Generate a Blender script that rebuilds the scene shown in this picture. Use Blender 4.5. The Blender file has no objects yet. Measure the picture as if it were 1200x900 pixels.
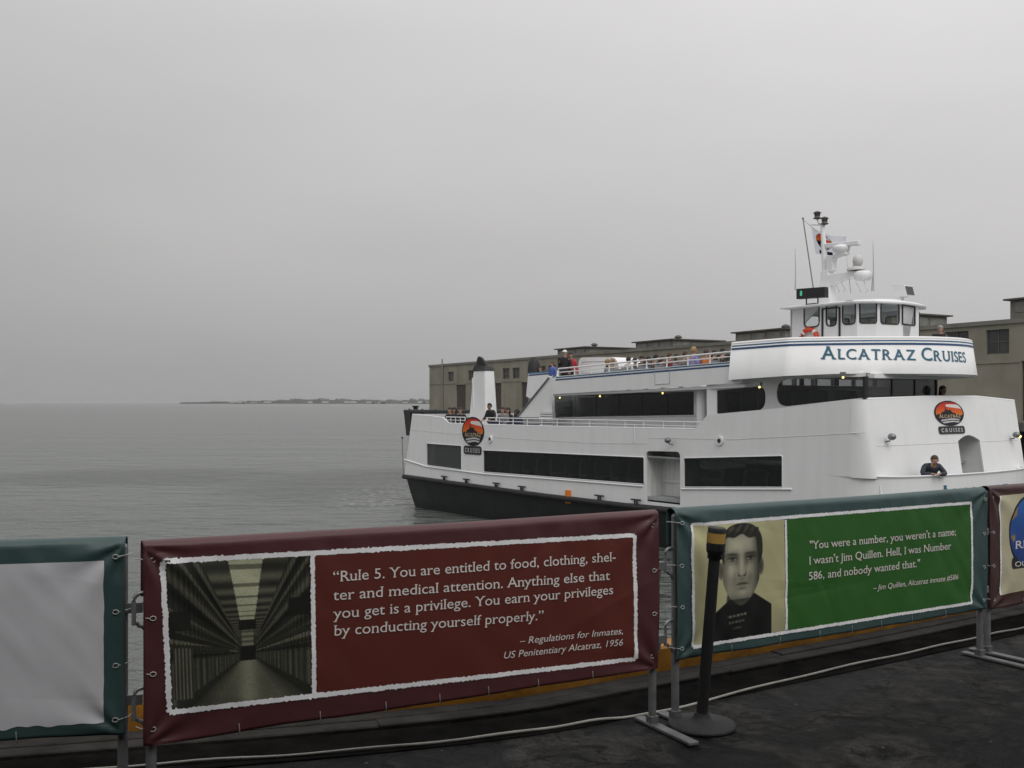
import bpy, bmesh, math, random
import numpy as np
from mathutils import Vector, noise
from mathutils.geometry import tessellate_polygon
R = math.radians
sc = bpy.context.scene
COL = sc.collection

# ------------------------------------------------------------------ camera, sky, sun, exposure
EYE = 1.65                      # eye height above the pier deck (deck is z = 0)
WATER = -2.88
F = 1180.0; CX = 600.0; HY = 472.0
cam = bpy.data.cameras.new('camera'); camo = bpy.data.objects.new('camera', cam); COL.objects.link(camo)
cam.sensor_width = 36.0; cam.lens = 36.0 * F / 1200.0
cam.shift_y = (HY - 450.0) / 1200.0
cam.clip_start = 0.05; cam.clip_end = 40000
camo.location = (0, 0, EYE); camo.rotation_euler = (R(90), 0, 0)
sc.camera = camo

SUN_AZ = Vector((0.30, -0.95, 0)).normalized(); SUN_EL = R(48)
w = bpy.data.worlds.new('World'); sc.world = w; w.use_nodes = True
nt = w.node_tree; nt.nodes.clear()
def N(t, tree, **kw):
    n = tree.nodes.new(t)
    for k, v in kw.items(): setattr(n, k, v)
    return n
out = N('ShaderNodeOutputWorld', nt); bg = N('ShaderNodeBackground', nt)
bg.inputs['Strength'].default_value = 0.1
sky = N('ShaderNodeTexSky', nt, sky_type='NISHITA', sun_disc=False, sun_elevation=SUN_EL,
        sun_rotation=math.atan2(SUN_AZ.x, SUN_AZ.y), air_density=2.0, dust_density=8.0)
hs = N('ShaderNodeHueSaturation', nt); hs.inputs['Saturation'].default_value = 0.12; hs.inputs['Value'].default_value = 0.35
nt.links.new(sky.outputs[0], hs.inputs['Color'])
tc = N('ShaderNodeTexCoord', nt); sep = N('ShaderNodeSeparateXYZ', nt)
nt.links.new(tc.outputs['Generated'], sep.inputs[0])
elev = N('ShaderNodeMapRange', nt); elev.inputs[1].default_value = 0.0; elev.inputs[2].default_value = 1.0
elev.inputs[3].default_value = 4.5
elev.inputs[4].default_value = 13.6
nt.links.new(sep.outputs['Z'], elev.inputs[0])
azi = N('ShaderNodeMapRange', nt); azi.inputs[1].default_value = -0.5; azi.inputs[2].default_value = 0.5
azi.inputs[3].default_value = 0.84; azi.inputs[4].default_value = 1.12
nt.links.new(sep.outputs['X'], azi.inputs[0])
mp = N('ShaderNodeMapping', nt); mp.inputs['Scale'].default_value = (1.3, 1.3, 4.2)
nz = N('ShaderNodeTexNoise', nt); nz.inputs['Scale'].default_value = 1.5; nz.inputs['Detail'].default_value = 5.0
nz.inputs['Roughness'].default_value = 0.45
nt.links.new(tc.outputs['Generated'], mp.inputs[0]); nt.links.new(mp.outputs[0], nz.inputs['Vector'])
cl = N('ShaderNodeMapRange', nt); cl.inputs[1].default_value = 0.25; cl.inputs[2].default_value = 0.75
cl.inputs[3].default_value = 0.935; cl.inputs[4].default_value = 1.065
nt.links.new(nz.outputs['Fac'], cl.inputs[0])
m1 = N('ShaderNodeMath', nt, operation='MULTIPLY'); m2 = N('ShaderNodeMath', nt, operation='MULTIPLY')
nt.links.new(elev.outputs[0], m1.inputs[0]); nt.links.new(azi.outputs[0], m1.inputs[1])
nt.links.new(m1.outputs[0], m2.inputs[0]); nt.links.new(cl.outputs[0], m2.inputs[1])
tint = N('ShaderNodeMix', nt, data_type='RGBA', blend_type='MULTIPLY'); tint.inputs[0].default_value = 1.0
tint.inputs[6].default_value = (1.0, 0.985, 0.985, 1)
nt.links.new(m2.outputs[0], tint.inputs[7])
mixs = N('ShaderNodeMix', nt, data_type='RGBA'); mixs.inputs[0].default_value = 0.12
nt.links.new(tint.outputs[2], mixs.inputs[6]); nt.links.new(hs.outputs[0], mixs.inputs[7])
nt.links.new(mixs.outputs[2], bg.inputs['Color']); nt.links.new(bg.outputs[0], out.inputs[0])

sl = bpy.data.lights.new('sun', 'SUN'); so = bpy.data.objects.new('sun', sl); COL.objects.link(so)
sl.energy = 1.1; sl.angle = R(35); sl.color = (1.0, 0.975, 0.945)
sd = Vector((SUN_AZ.x * math.cos(SUN_EL), SUN_AZ.y * math.cos(SUN_EL), math.sin(SUN_EL)))
so.rotation_euler = sd.to_track_quat('Z', 'Y').to_euler(); so.location = (6, -10, 30)

sc.render.engine = 'CYCLES'
sc.view_settings.view_transform = 'Standard'; sc.view_settings.look = 'None'
sc.view_settings.exposure = 0.0; sc.view_settings.gamma = 1.0; sc.view_settings.use_curve_mapping = False
sc.cycles.use_denoising = True; sc.cycles.max_bounces = 6; sc.cycles.volume_bounces = 1
sc.cycles.transparent_max_bounces = 12; sc.cycles.caustics_reflective = False; sc.cycles.caustics_refractive = False
random.seed(7)

# ------------------------------------------------------------------ materials
def s2l(c):
    c = np.asarray(c, dtype=float)
    return np.where(c <= 0.04045, c / 12.92, ((c + 0.055) / 1.055) ** 2.4)
MATS = {}
def mat(name, col, rough=0.5, metal=0.0, var=0.0, scale=3.0, bump=0.0, bscale=40.0, spec=0.5, emit=None, estr=0.0, streak=0.0, sks=1.0):
    if name in MATS: return MATS[name]
    m = bpy.data.materials.new(name); m.use_nodes = True; t = m.node_tree; b = t.nodes['Principled BSDF']
    b.inputs['Base Color'].default_value = (*col, 1); b.inputs['Roughness'].default_value = rough
    b.inputs['Metallic'].default_value = metal; b.inputs['Specular IOR Level'].default_value = spec
    c = None
    if var or bump or streak: c = N('ShaderNodeTexCoord', t)
    cur = None
    if var:
        n = N('ShaderNodeTexNoise', t); n.inputs['Scale'].default_value = scale; n.inputs['Detail'].default_value = 7; n.inputs['Roughness'].default_value = 0.62
        t.links.new(c.outputs['Object'], n.inputs['Vector'])
        r = N('ShaderNodeMapRange', t); r.inputs[1].default_value = 0.28; r.inputs[2].default_value = 0.72
        r.inputs[3].default_value = 1 - var; r.inputs[4].default_value = 1 + var
        t.links.new(n.outputs['Fac'], r.inputs[0]); cur = r.outputs[0]
    if streak:
        mp_ = N('ShaderNodeMapping', t); mp_.inputs['Scale'].default_value = (5.0 * sks, 5.0 * sks, 0.35 * sks)
        n = N('ShaderNodeTexNoise', t); n.inputs['Scale'].default_value = 1.6; n.inputs['Detail'].default_value = 8
        t.links.new(c.outputs['Object'], mp_.inputs[0]); t.links.new(mp_.outputs[0], n.inputs['Vector'])
        r = N('ShaderNodeMapRange', t); r.inputs[1].default_value = 0.45; r.inputs[2].default_value = 0.8
        r.inputs[3].default_value = 1.0; r.inputs[4].default_value = 1 - streak
        t.links.new(n.outputs['Fac'], r.inputs[0])
        if cur is None: cur = r.outputs[0]
        else:
            mm = N('ShaderNodeMath', t, operation='MULTIPLY'); t.links.new(cur, mm.inputs[0]); t.links.new(r.outputs[0], mm.inputs[1]); cur = mm.outputs[0]
    if cur is not None:
        x = N('ShaderNodeMix', t, data_type='RGBA', blend_type='MULTIPLY'); x.inputs[0].default_value = 1
        x.inputs[6].default_value = (*col, 1); t.links.new(cur, x.inputs[7]); t.links.new(x.outputs[2], b.inputs['Base Color'])
    if bump:
        n = N('ShaderNodeTexNoise', t); n.inputs['Scale'].default_value = bscale; n.inputs['Detail'].default_value = 5
        t.links.new(c.outputs['Object'], n.inputs['Vector'])
        bp = N('ShaderNodeBump', t); bp.inputs['Strength'].default_value = bump; bp.inputs['Distance'].default_value = 0.02
        t.links.new(n.outputs['Fac'], bp.inputs['Height']); t.links.new(bp.outputs[0], b.inputs['Normal'])
    if emit:
        b.inputs['Emission Color'].default_value = (*emit, 1); b.inputs['Emission Strength'].default_value = estr
    MATS[name] = m; return m

def glass_mat(name, col, trans, rough=0.03):
    m = bpy.data.materials.new(name); m.use_nodes = True; t = m.node_tree; b = t.nodes['Principled BSDF']
    b.inputs['Base Color'].default_value = (*col, 1); b.inputs['Roughness'].default_value = rough
    tr = N('ShaderNodeBsdfTransparent', t); tr.inputs[0].default_value = (0.93, 0.96, 0.96, 1)
    mx = N('ShaderNodeMixShader', t); mx.inputs[0].default_value = trans
    t.links.new(b.outputs[0], mx.inputs[1]); t.links.new(tr.outputs[0], mx.inputs[2])
    t.links.new(mx.outputs[0], t.nodes['Material Output'].inputs[0]); MATS[name] = m; return m

def vcol_mat(name, rough=0.55):
    m = bpy.data.materials.new(name); m.use_nodes = True; t = m.node_tree; b = t.nodes['Principled BSDF']
    a = N('ShaderNodeAttribute', t); a.attribute_name = 'print'
    t.links.new(a.outputs['Color'], b.inputs['Base Color']); b.inputs['Roughness'].default_value = rough
    b.inputs['Specular IOR Level'].default_value = 0.35
    MATS[name] = m; return m

WHITE = mat('ship_white', (0.78, 0.785, 0.79), 0.36, var=0.035, scale=0.8, streak=0.06, sks=0.45, bump=0.12, bscale=1.3)
WHITE2 = mat('ship_white_rail', (0.76, 0.765, 0.77), 0.4)
BLACK = mat('hull_black', (0.016, 0.017, 0.019), 0.5, var=0.5, scale=1.4, streak=0.4)
RUBBER = mat('black_rubber', (0.018, 0.018, 0.018), 0.7, var=0.3)
DGLASS = glass_mat('dark_window_glass', (0.006, 0.007, 0.008), 0.26, 0.04)
CGLASS = glass_mat('clear_window_glass', (0.02, 0.025, 0.025), 0.90, 0.02)
GGLASS = glass_mat('grey_window_glass', (0.05, 0.055, 0.058), 0.05, 0.1)
DARKIN = mat('dark_interior', (0.16, 0.16, 0.155), 0.9, var=0.3)
SEATM = mat('cabin_seat', (0.34, 0.34, 0.345), 0.8)
BLUE = mat('stripe_blue', (0.02, 0.065, 0.17), 0.4)
BLUEL = mat('stripe_light_blue', (0.045, 0.14, 0.24), 0.4)
TEAL = mat('letter_teal', (0.024, 0.135, 0.21), 0.4)
TEALS = mat('letter_shadow', (0.16, 0.22, 0.27), 0.45)
GREYDECK = mat('deck_grey', (0.30, 0.31, 0.32), 0.7, var=0.15)
METAL = mat('galvanised', (0.22, 0.225, 0.23), 0.45, 0.6, var=0.25, scale=14)
DMETAL = mat('dark_metal', (0.025, 0.026, 0.028), 0.5, 0.2)
BULB = mat('lit_bulb', (1, 0.85, 0.5), 0.4, emit=(1.0, 0.75, 0.25), estr=1.8)
GREENLED = mat('green_led', (0.1, 0.8, 0.4), 0.4, emit=(0.1, 0.9, 0.5), estr=0.35)
ORANGE = mat('orange_paint', (0.75, 0.20, 0.02), 0.5, var=0.15)
LIFER = mat('lifering_red', (0.62, 0.06, 0.02), 0.5)
PRINT = vcol_mat('printed_ink')
DIRTYW = mat('cream_panel', (0.58, 0.58, 0.56), 0.55, var=0.07, scale=4)

# ------------------------------------------------------------------ object helpers
def tag(o, label=None, cat=None, group=None, kind=None):
    if label: o['label'] = label
    if cat: o['category'] = cat
    if group: o['group'] = group
    if kind: o['kind'] = kind
    return o
def thing(name, label, cat, loc=(0, 0, 0), rz=0.0, group=None):
    o = bpy.data.objects.new(name, None); COL.objects.link(o); o.location = loc; o.rotation_euler = (0, 0, rz)
    o.empty_display_size = 0.3
    return tag(o, label, cat, group)

class MB:
    """collects shapes; build() links them as one mesh object"""
    def __init__(s): s.v = []; s.f = []; s.smooth = []; s.mi = []
    def add(s, vs, fs, smooth=False, mi=0):
        o = len(s.v); s.v += [tuple(p) for p in vs]
        for f in fs: s.f.append(tuple(i + o for i in f)); s.smooth.append(smooth); s.mi.append(mi)
        return s
    def box(s, a, b, mi=0):
        (x0, y0, z0), (x1, y1, z1) = a, b
        x0, x1 = min(x0, x1), max(x0, x1); y0, y1 = min(y0, y1), max(y0, y1); z0, z1 = min(z0, z1), max(z0, z1)
        return s.add([(x0, y0, z0), (x1, y0, z0), (x1, y1, z0), (x0, y1, z0), (x0, y0, z1), (x1, y0, z1), (x1, y1, z1), (x0, y1, z1)],
                     [(3, 2, 1, 0), (4, 5, 6, 7), (0, 1, 5, 4), (1, 2, 6, 5), (2, 3, 7, 6), (3, 0, 4, 7)], mi=mi)
    def frustum(s, a, b):
        """two quads (4 points each), bottom and top"""
        return s.add(list(a) + list(b), [(3, 2, 1, 0), (4, 5, 6, 7), (0, 1, 5, 4), (1, 2, 6, 5), (2, 3, 7, 6), (3, 0, 4, 7)])
    def tube(s, pts, r, n=8, r1=None, mi=0):
        pts = [Vector(p) for p in pts]; rings = []; L = len(pts)
        for i, p in enumerate(pts):
            d = (pts[min(i + 1, L - 1)] - pts[max(i - 1, 0)]).normalized()
            up = Vector((0, 0, 1)) if abs(d.z) < 0.95 else Vector((1, 0, 0))
            a = d.cross(up).normalized(); b = d.cross(a).normalized()
            rr = r if r1 is None else r + (r1 - r) * i / max(1, L - 1)
            rings.append([p + a * (rr * math.cos(2 * math.pi * k / n)) + b * (rr * math.sin(2 * math.pi * k / n)) for k in range(n)])
        vs = [q for g in rings for q in g]; fs = []
        for i in range(L - 1):
            for k in range(n):
                k2 = (k + 1) % n; fs.append((i * n + k, i * n + k2, (i + 1) * n + k2, (i + 1) * n + k))
        s.add(vs, fs, True, mi)
        s.add(rings[0], [tuple(range(n))], mi=mi); s.add(rings[-1], [tuple(reversed(range(n)))], mi=mi)
        return s
    def lathe(s, c, prof, n=24, tilt=None):
        """profile of (radius, height) round a vertical axis through c"""
        vs = []; fs = []; L = len(prof)
        for (r, h) in prof:
            for k in range(n):
                a = 2 * math.pi * k / n; p = Vector((r * math.cos(a), r * math.sin(a), h))
                if tilt: p = tilt @ p
                vs.append((c[0] + p.x, c[1] + p.y, c[2] + p.z))
        for i in range(L - 1):
            for k in range(n):
                k2 = (k + 1) % n; fs.append((i * n + k, i * n + k2, (i + 1) * n + k2, (i + 1) * n + k))
        s.add(vs, fs, True)
        s.add(vs[:n], [tuple(reversed(range(n)))]); s.add(vs[-n:], [tuple(range(n))])
        return s
    def ball(s, c, rx, ry=None, rz=None, n=12, m=8, z0=-1.0, z1=1.0, mi=0):
        ry = ry or rx; rz = rz or rx; vs = []; fs = []
        for i in range(m + 1):
            t = math.asin(max(-1, min(1, z0))) + (math.asin(z1) - math.asin(z0)) * i / m
            for k in range(n):
                a = 2 * math.pi * k / n
                vs.append((c[0] + rx * math.cos(t) * math.cos(a), c[1] + ry * math.cos(t) * math.sin(a), c[2] + rz * math.sin(t)))
        for i in range(m):
            for k in range(n):
                k2 = (k + 1) % n; fs.append((i * n + k, i * n + k2, (i + 1) * n + k2, (i + 1) * n + k))
        return s.add(vs, fs, True, mi)
    def plate(s, outer, holes, t, fmap):
        """flat wall with openings; fmap(a, b, w) with w 0 outside and t inside"""
        loops = [[Vector((p[0], p[1], 0)) for p in L] for L in [outer] + list(holes)]
        tris = tessellate_polygon(loops); flat = [p for L in loops for p in L]; n = len(flat)
        vs = [fmap(p.x, p.y, 0.0) for p in flat] + [fmap(p.x, p.y, t) for p in flat]
        fs = [tuple(x) for x in tris] + [tuple(i + n for i in reversed(x)) for x in tris]
        o = 0
        for L in loops:
            k = len(L)
            for i in range(k):
                a, b = o + i, o + (i + 1) % k; fs.append((a, b, b + n, a + n))
            o += k
        return s.add(vs, fs)
    def loft(s, rings, closed=False, smooth=True):
        n = len(rings[0]); vs = [p for r in rings for p in r]; fs = []
        for i in range(len(rings) - 1):
            for k in range(n if closed else n - 1):
                k2 = (k + 1) % n; fs.append((i * n + k, i * n + k2, (i + 1) * n + k2, (i + 1) * n + k))
        return s.add(vs, fs, smooth)
    def build(s, name, m, parent=None, off=(0, 0, 0), label=None, bevel=0.0, fix=True):
        me = bpy.data.meshes.new(name)
        vs = [(x - off[0], y - off[1], z - off[2]) for x, y, z in s.v] if any(off) else s.v
        me.from_pydata(vs, [], s.f); 
        for mm in (m if isinstance(m, (list, tuple)) else [m]): me.materials.append(mm)
        me.polygons.foreach_set('use_smooth', s.smooth); me.polygons.foreach_set('material_index', s.mi)
        if fix:
            b = bmesh.new(); b.from_mesh(me); bmesh.ops.recalc_face_normals(b, faces=b.faces); b.to_mesh(me); b.free()
        me.update()
        o = bpy.data.objects.new(name, me); COL.objects.link(o)
        if parent is not None: o.parent = parent
        if label: o['label'] = label
        if bevel:
            bv = o.modifiers.new('edge', 'BEVEL'); bv.width = bevel; bv.segments = 2; bv.limit_method = 'ANGLE'; bv.angle_limit = R(40)
        return o

def rpoly(pts, r, seg=4):
    """polygon with rounded corners; r is one radius or one per corner"""
    n = len(pts); res = []
    rs = r if isinstance(r, (list, tuple)) else [r] * n
    for i in range(n):
        p0, p, p1 = Vector(pts[i - 1]), Vector(pts[i]), Vector(pts[(i + 1) % n]); rr = rs[i]
        if rr <= 0: res.append(tuple(p)); continue
        d0 = (p0 - p); d1 = (p1 - p); q = min(rr, d0.length * 0.48, d1.length * 0.48)
        a = p + d0.normalized() * q; b = p + d1.normalized() * q
        for k in range(seg + 1):
            t = k / seg; res.append(tuple(a * (1 - t) ** 2 + p * 2 * t * (1 - t) + b * t * t))
    return res
def rect(x0, y0, x1, y1, r=0.0, seg=4): return rpoly([(x0, y0), (x1, y0), (x1, y1), (x0, y1)], r, seg)

def paint(name, fn, nx, ny, fmap, m, parent, off=(0, 0, 0), label=None):
    """a print: a fine sheet whose ink colour comes from fn(a, b) -> sRGB arrays, a to the right, b down, 0..1"""
    a = np.linspace(0, 1, nx); b = np.linspace(0, 1, ny); A, B = np.meshgrid(a, b)
    rgb = s2l(np.clip(fn(A, B), 0, 1)).reshape(-1, 3)
    vs = [tuple(np.subtract(fmap(float(x), float(y)), off)) for y in b for x in a]
    fs = [(j * nx + i, (j + 1) * nx + i, (j + 1) * nx + i + 1, j * nx + i + 1) for j in range(ny - 1) for i in range(nx - 1)]
    me = bpy.data.meshes.new(name); me.from_pydata(vs, [], fs); me.materials.append(m)
    at = me.color_attributes.new('print', 'FLOAT_COLOR', 'POINT')
    at.data.foreach_set('color', np.concatenate([rgb, np.ones((len(rgb), 1))], 1).ravel().astype(np.float32))
    o = bpy.data.objects.new(name, me); COL.objects.link(o)
    if parent is not None: o.parent = parent
    if label: o['label'] = label
    return o

# ------------------------------------------------------------------ lettering
def glyphs(txt, slab=0.0, shear=0.0):
    """flat triangulated letters, cap height about 0.73; slab adds slab serifs"""
    cu = bpy.data.curves.new('letters', 'FONT'); cu.body = txt; cu.size = 1.0; cu.resolution_u = 4; cu.shear = shear
    ob = bpy.data.objects.new('letters', cu); COL.objects.link(ob)
    bpy.context.view_layer.update()
    dg = bpy.context.evaluated_depsgraph_get(); ev = ob.evaluated_get(dg); me = ev.to_mesh()
    b = bmesh.new(); b.from_mesh(me); ev.to_mesh_clear()
    bpy.data.objects.remove(ob); bpy.data.curves.remove(cu)
    bmesh.ops.triangulate(b, faces=b.faces); bmesh.ops.remove_doubles(b, verts=b.verts, dist=1e-5)
    b.verts.index_update()
    vs = [(v.co.x, v.co.y, 0.0) for v in b.verts]; fs = [tuple(v.index for v in f.verts) for f in b.faces]
    if slab:
        for e in b.edges:
            if len(e.link_faces) != 1: continue
            p, q = e.verts[0].co, e.verts[1].co
            if abs(p.y - q.y) > 2e-3: continue
            x0, x1 = min(p.x, q.x), max(p.x, q.x)
            if not 0.04 < x1 - x0 < 0.15: continue
            y = p.y; cy = e.link_faces[0].calc_center_median().y
            if cy > y: 
                if y > 0.12: continue
                bx = (x0 - slab, y, x1 + slab, y + 0.055)
            else:
                if y < 0.4: continue
                bx = (x0 - slab * 1.1, y - 0.055, x1 + (slab if y > 0.68 else 0.0), y)
            o = len(vs); vs += [(bx[0], bx[1], .0008), (bx[2], bx[1], .0008), (bx[2], bx[3], .0008), (bx[0], bx[3], .0008)]
            fs += [(o, o + 1, o + 2), (o, o + 2, o + 3)]
    b.free(); return vs, fs
def smallcaps(txt, small=0.8, slab=0.0, gap=0.06):
    vs, fs, x = [], [], 0.0
    for wd in txt.split(' '):
        for part, k in ((wd[0], 1.0), (wd[1:], small)):
            for ch in part:
                v, f = glyphs(ch, slab); mn = min(p[0] for p in v); mx = max(p[0] for p in v); o = len(vs)
                vs += [((p[0] - mn) * k + x, p[1] * k, p[2]) for p in v]; fs += [tuple(i + o for i in t) for t in f]
                x += (mx - mn) * k + gap
        x += 0.28
    return vs, fs
def put_text(name, vf, width, height, fmap, m, parent, off=(0, 0, 0), thick=0.0, label=None):
    """letters scaled to a width and a cap height, then laid with fmap(x, y, lift)"""
    vs, fs = vf; mn = min(p[0] for p in vs); mx = max(p[0] for p in vs); kx = width / (mx - mn); ky = height / 0.73
    mb = MB(); mb.add([fmap((p[0] - mn) * kx, p[1] * ky, p[2]) for p in vs], fs)
    return mb.build(name, m, parent, off, label, fix=False)

# ------------------------------------------------------------------ photo rays (only used to read real positions off the photograph)
def ray(px, py): return Vector(((px - CX) / F, 1.0, (HY - py) / F))
def hit_plane(px, py, A, B):
    """ray against the vertical plane through plan points A, B (world): distance from A towards B, and z"""
    r = ray(px, py); ax, ay = A; dx, dy = B[0] - A[0], B[1] - A[1]; L = math.hypot(dx, dy); dx /= L; dy /= L
    det = r.x * (-dy) - r.y * (-dx)
    t = (ax * (-dy) - ay * (-dx)) / det
    s = (t * r.x - ax) * dx + (t * r.y - ay) * dy
    return s, EYE + t * r.z
CANOPY = 0.2; HAZE = 0.9e-4  # CANOPY: front edge of the added canopy, set to darken the foreground
# ------------------------------------------------------------------ the setting: water, pier deck, far shore
def water_mat():
    m = bpy.data.materials.new('bay_water'); m.use_nodes = True; t = m.node_tree; b = t.nodes['Principled BSDF']
    b.inputs['Base Color'].default_value = (0.088, 0.10, 0.091, 1); b.inputs['Roughness'].default_value = 0.16; b.inputs['IOR'].default_value = 1.33
    c = N('ShaderNodeTexCoord', t)
    hs_ = []
    for sx, sy, sc_, det, amp in ((0.34, 0.52, 1.0, 4, 0.85), (1.3, 2.0, 1.0, 4, 0.22), (0.03, 0.10, 1.0, 4, 1.5)):
        mp_ = N('ShaderNodeMapping', t); mp_.inputs['Scale'].default_value = (sx, sy, 1); mp_.inputs['Rotation'].default_value = (0, 0, R(9))
        n = N('ShaderNodeTexNoise', t); n.inputs['Scale'].default_value = sc_; n.inputs['Detail'].default_value = det; n.inputs['Roughness'].default_value = 0.6
        t.links.new(c.outputs['Object'], mp_.inputs[0]); t.links.new(mp_.outputs[0], n.inputs['Vector'])
        k = N('ShaderNodeMath', t, operation='MULTIPLY'); k.inputs[1].default_value = amp; t.links.new(n.outputs['Fac'], k.inputs[0]); hs_.append(k)
    # churned patch behind the stern
    sp = N('ShaderNodeSeparateXYZ', t); t.links.new(c.outputs['Object'], sp.inputs[0])
    def gauss(cx, cy, rx, ry):
        dx = N('ShaderNodeMath', t, operation='SUBTRACT'); dx.inputs[1].default_value = cx; t.links.new(sp.outputs['X'], dx.inputs[0])
        dy = N('ShaderNodeMath', t, operation='SUBTRACT'); dy.inputs[1].default_value = cy; t.links.new(sp.outputs['Y'], dy.inputs[0])
        qs = []
        for q, r in ((dx, rx), (dy, ry)):
            d = N('ShaderNodeMath', t, operation='DIVIDE'); d.inputs[1].default_value = r; t.links.new(q.outputs[0], d.inputs[0])
            p = N('ShaderNodeMath', t, operation='POWER'); p.inputs[1].default_value = 2; t.links.new(d.outputs[0], p.inputs[0]); qs.append(p)
        a = N('ShaderNodeMath', t, operation='ADD'); t.links.new(qs[0].outputs[0], a.inputs[0]); t.links.new(qs[1].outputs[0], a.inputs[1])
        r_ = N('ShaderNodeMapRange', t, interpolation_type='SMOOTHSTEP'); r_.inputs[1].default_value = 1.0; r_.inputs[2].default_value = 0.0
        t.links.new(a.outputs[0], r_.inputs[0]); return r_
    g1 = gauss(-8.8, 58, 9.5, 17); g2 = gauss(-23, 63, 14, 10)
    g = N('ShaderNodeMath', t, operation='MAXIMUM'); t.links.new(g1.outputs[0], g.inputs[0]); t.links.new(g2.outputs[0], g.inputs[1])
    mp_ = N('ShaderNodeMapping', t); mp_.inputs['Scale'].default_value = (0.35, 0.45, 1)
    ch = N('ShaderNodeTexNoise', t); ch.inputs['Scale'].default_value = 1.2; ch.inputs['Detail'].default_value = 6; ch.inputs['Roughness'].default_value = 0.7
    t.links.new(c.outputs['Object'], mp_.inputs[0]); t.links.new(mp_.outputs[0], ch.inputs['Vector'])
    gk = N('ShaderNodeMath', t, operation='MULTIPLY'); t.links.new(ch.outputs['Fac'], gk.inputs[0]); t.links.new(g.outputs[0], gk.inputs[1])
    gk2 = N('ShaderNodeMath', t, operation='MULTIPLY'); gk2.inputs[1].default_value = 1.3; t.links.new(gk.outputs[0], gk2.inputs[0]); hs_.append(gk2)
    cur = hs_[0]
    for k in hs_[1:]:
        a = N('ShaderNodeMath', t, operation='ADD'); t.links.new(cur.outputs[0], a.inputs[0]); t.links.new(k.outputs[0], a.inputs[1]); cur = a
    bp = N('ShaderNodeBump', t); bp.inputs['Strength'].default_value = 1.0; bp.inputs['Distance'].default_value = 1.25
    t.links.new(cur.outputs[0], bp.inputs['Height']); t.links.new(bp.outputs[0], b.inputs['Normal'])
    # foam flecks
    fm = N('ShaderNodeTexNoise', t); fm.inputs['Scale'].default_value = 4.5; fm.inputs['Detail'].default_value = 6; fm.inputs['Roughness'].default_value = 0.75
    mp2 = N('ShaderNodeMapping', t); mp2.inputs['Scale'].default_value = (0.6, 0.5, 1)
    t.links.new(c.outputs['Object'], mp2.inputs[0]); t.links.new(mp2.outputs[0], fm.inputs['Vector'])
    g3 = gauss(-5.6, 50, 4.2, 10)
    fr = N('ShaderNodeMapRange', t); fr.inputs[1].default_value = 0.53; fr.inputs[2].default_value = 0.62; t.links.new(fm.outputs['Fac'], fr.inputs[0])
    fk = N('ShaderNodeMath', t, operation='MULTIPLY'); t.links.new(fr.outputs[0], fk.inputs[0]); t.links.new(g3.outputs[0], fk.inputs[1])
    x = N('ShaderNodeMix', t, data_type='RGBA'); x.inputs[6].default_value = (0.088, 0.10, 0.091, 1); x.inputs[7].default_value = (0.34, 0.35, 0.34, 1)
    t.links.new(fk.outputs[0], x.inputs[0]); t.links.new(x.outputs[2], b.inputs['Base Color'])
    return m
mb = MB(); S = 12000
mb.add([(-S, -S, WATER), (S, -S, WATER), (S, S, WATER), (-S, S, WATER)], [(0, 1, 2, 3)])
tag(mb.build('water', water_mat(), fix=False), kind='structure')

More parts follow.
